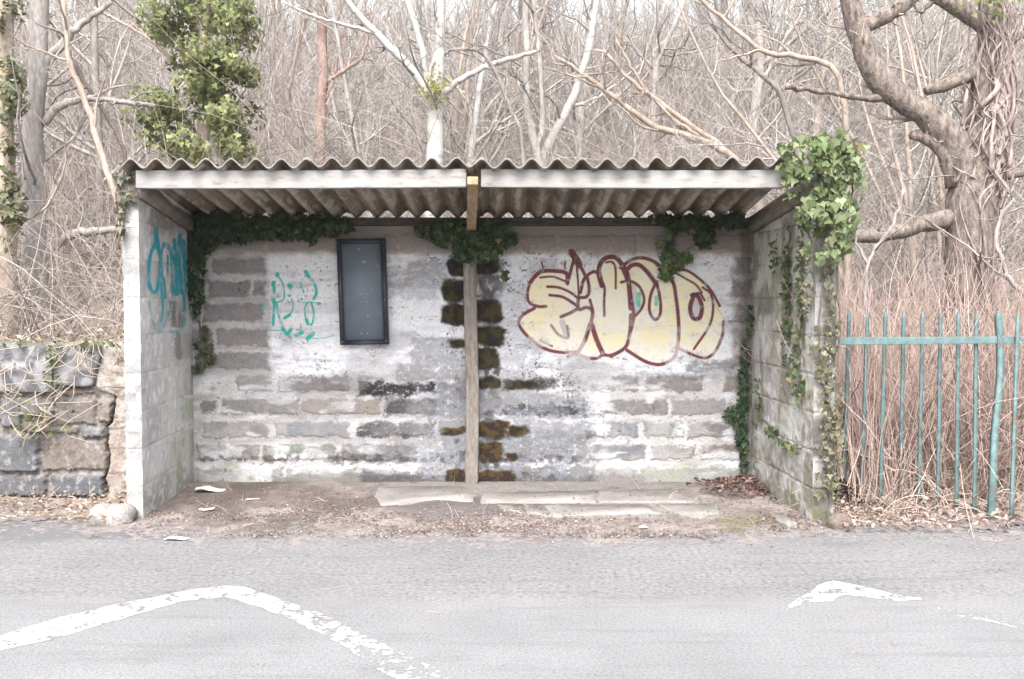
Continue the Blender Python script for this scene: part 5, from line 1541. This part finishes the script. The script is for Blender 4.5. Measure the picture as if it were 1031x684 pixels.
mb = MB()
V, F, C = arcs(500, lambda r, n: (r.uniform(1.98, 2.4, n), r.uniform(5.95, 7.4, n)), (.5, 1.5), .05, 9, .0048, ((.38, .27, .23), (.54, .43, .385)), 1020, .01, flat_z); mb.add(V, F, C)
V, F, C = arcs(2300, thick_xy, (.8, 1.75), .2, 9, .0048, ((.38, .27, .23), (.54, .43, .385)), 1021, .02, flat_z); mb.add(V, F, C)
V, F, C = arcs(2000, lambda r, n: (r.uniform(2.45, 5.3, n), 6.05 + 1.9 * r.random(n)), (.5, 1.5), .42, 8, .0045, ((.36, .27, .22), (.50, .42, .37)), 1022, .14, flat_z); mb.add(V, F, C)
V, F, C = arcs(500, thick_xy, (.6, 1.5), .3, 8, .006, ((.14, .09, .075), (.24, .15, .125)), 1023, .05, flat_z); mb.add(V, F, C)
V, F, C = arcs(900, lambda r, n: (r.uniform(2.25, 5.0, n), r.uniform(5.8, 6.5, n)), (.2, .6), .55, 7, .0040, ((.40, .31, .26), (.55, .47, .41)), 1024, .3, lambda X, Y: X * 0 + .04); mb.add(V, F, C)
o = mb.build('dead_thicket', M_STEM, None, origin=(3, 6, 0)); tag(o, 'dense pinkish dead stems crowding behind the green railings', 'dead stems', kind='stuff')

# straw and leaf bits on the ground
mb = MB()
V, F, C = arcs(900, lambda r, n: (r.uniform(1.98, 4.6, n), 5.66 - r.random(n) ** 1.3 * .22 + .18), (.06, .28), 2.5, 5, .0032, ((.34, .26, .21), (.55, .48, .40)), 1031, .25, lambda X, Y: X * 0 + .035); mb.add(V, F, C)
V, F, C = arcs(420, lambda r, n: (r.uniform(-4.6, -2.32, n), r.uniform(5.75, 6.25, n)), (.05, .2), 2.5, 5, .0028, ((.34, .25, .18), (.5, .42, .33)), 1032, .25, lambda X, Y: X * 0 + .05); mb.add(V, F, C)
V, F, C = arcs(420, lambda r, n: (r.uniform(-2.1, 1.7, n), r.uniform(5.4, 6.9, n)), (.03, .13), 3, 4, .0022, ((.30, .22, .17), (.5, .42, .35)), 1033, .2, lambda X, Y: X * 0 + .03); mb.add(V, F, C)
V, F, C = arcs(160, lambda r, n: (r.uniform(-4.5, 4.5, n), r.uniform(3.6, 5.4, n)), (.02, .09), 4, 4, .0016, ((.20, .15, .13), (.36, .29, .25)), 1034, .2, lambda X, Y: X * 0 + .032); mb.add(V, F, C)
V, F, C = arcs(260, lambda r, n: (r.uniform(1.88, 2.35, n), r.uniform(5.78, 6.6, n)), (.08, .5), .8, 6, .0035, ((.30, .22, .18), (.5, .42, .35)), 1035, .2, lambda X, Y: X * 0 + .04); mb.add(V, F, C)
o = mb.build('straw_litter', M_STEM, None, origin=(0, 5.6, 0)); tag(o, 'pale dry straw and twigs scattered along the verge', 'straw', kind='stuff')


def ground_leaves(n, xy, size, ca, cb, seed, z=.03, dz=.02, heap=None):
    r = np.random.default_rng(seed); X, Y = xy(r, n); Z = z + dz * r.random(n)
    if heap is not None: Z = Z + heap(X, Y)
    C = np.stack([X, Y, Z], -1)
    return leaves(C, np.array([[0, -.15, 1.]]) + .35 * r.normal(size=(n, 3)), r.normal(size=(n, 3)) * np.array([1, 1, .15]), size * r.uniform(.5, 1.4, n), leaf_cols(n, ca, cb, r, .3), OVAL, r, 1.5)


def edge_xy(r, n):
    X = r.uniform(-2.3, 1.9, n * 3); Y = 5.30 + np.abs(r.normal(size=n * 3)) * .42
    k = np.argsort(-(fbm(X * 3.1, Y * 4.5, 4, 78) + .18 * r.random(n * 3)))[:n]
    return X[k], np.minimum(Y[k], 6.8)


mb = MB()
mb.add(*ground_leaves(3600, edge_xy, .015, (.13, .10, .088), (.27, .215, .19), 1041, .008, .008))
mb.add(*ground_leaves(3200, lambda r, n: (r.uniform(-2.15, 1.75, n), 5.34 + 1.4 * r.random(n) ** 1.5), .011, (.05, .038, .032), (.30, .23, .20), 1045, .006, .006))
mb.add(*ground_leaves(900, lambda r, n: (r.uniform(-4.8, -2.3, n), r.uniform(5.55, 6.25, n)), .032, (.17, .12, .085), (.35, .27, .205), 1042, .04, .05))
mb.add(*ground_leaves(1500, lambda r, n: (r.uniform(1.85, 4.8, n), r.uniform(5.42, 5.95, n)), .032, (.18, .12, .10), (.38, .29, .25), 1043, .03, .05))
mb.add(*ground_leaves(160, lambda r, n: (r.uniform(-4, 4, n), 5.4 - .8 * r.random(n) ** 2), .014, (.16, .12, .10), (.34, .28, .24), 1044, .006, .004))
mb.add(*ground_leaves(500, lambda r, n: (r.uniform(1.86, 2.6, n), r.uniform(5.8, 6.7, n)), .036, (.17, .12, .10), (.36, .28, .23), 1046, .03, .09))
V, F, C = mb.out()
o = build('leaf_litter', V, F, M_DRYLEAF, None, C, origin=(0, 5.6, 0)); tag(o, 'crumbled dead leaves strewn over the dirt verge', 'leaves', kind='stuff')
hp = on_ground(752, 491)
V, F, C = ground_leaves(420, lambda r, n: (hp[0] - .05 + np.clip(r.normal(size=n) * .13, -.36, .10), hp[1] - .04 + np.clip(r.normal(size=n) * .22, -.6, .12)), .036, (.085, .045, .036), (.215, .135, .115), 1050, .02, .03,
                        heap=lambda X, Y: .022 * np.exp(-((X - hp[0] + .03) / .13) ** 2 - ((Y - hp[1]) / .2) ** 2))
o = build('leaf_pile', V, F, M_DRYLEAF, None, C, origin=(hp[0], hp[1], 0)); tag(o, 'heap of reddish dead leaves in the right back corner of the shelter', 'leaf pile', kind='stuff')

# dry bramble hanging over the stone wall
mb = MB(); r = np.random.default_rng(1060)
P = []
for k in range(80):
    x0 = r.uniform(-60, 70) if k < 55 else r.uniform(70, 122); y0 = r.uniform(345, 420) if k < 62 else 346
    a = at(x0, y0, YS - .06)
    e = a + np.array([r.normal() * .16, -.03 - r.random() * .06, -r.random() * .28]); m1 = (a + e) / 2 + np.array([r.normal() * .07, -.05, r.normal() * .05])
    P.append(resample([a + np.array([0, .05, 0]), a, m1, e], 10))
mb.add(*tubes(np.array(P), np.tile(np.linspace(.0036, .0018, 10), (80, 1)), 4, False), (.34, .29, .24))
bram = thing('bramble', 'dry straggling bramble with a few green leaves hanging over the stone wall', 'bramble', at(20, 440, YS - .08))
mb.build('stems', M_STEM, bram)
n = 220
bx = np.concatenate([r.normal(35, 16, 90), r.normal(52, 4, 60), r.uniform(-20, 125, 70)]); byy = np.concatenate([r.normal(425, 10, 90), r.uniform(350, 398, 60), r.uniform(342, 350, 70)])
C = np.array([at(x, y, YS - .085) for x, y in zip(bx, byy)])
V, F, cl = leaves(C, np.array([[0, -1, .4]]) + .5 * r.normal(size=(n, 3)), np.array([[0, 0, -1.]]) + .7 * r.normal(size=(n, 3)), .028 * r.uniform(.5, 1.3, n), leaf_cols(n, (.07, .09, .04), (.17, .17, .09), r, .2, .15), r=r)
build('leaves', V, F, M_LEAF, bram, cl)

# ------------------------------------------------------------------ air
hm = bpy.data.materials.new('haze'); hm.use_nodes = True
nt = hm.node_tree; nt.nodes.remove(nt.nodes['Principled BSDF'])
pv = nt.nodes.new('ShaderNodeVolumePrincipled'); pv.inputs['Color'].default_value = (0.93, 0.93, 0.95, 1); pv.inputs['Density'].default_value = 0.0009; pv.inputs['Anisotropy'].default_value = 0.1
nt.links.new(pv.outputs[0], nt.nodes['Material Output'].inputs['Volume'])
V, F = box(-125, 125, -125, 125, -1.2, 30)
o = build('haze', V, F, hm, None, origin=(0, 0, 0)); tag(o, 'pale thin winter haze hanging among the trees', 'haze', kind='stuff')
scene.cycles.volume_bounces = 1
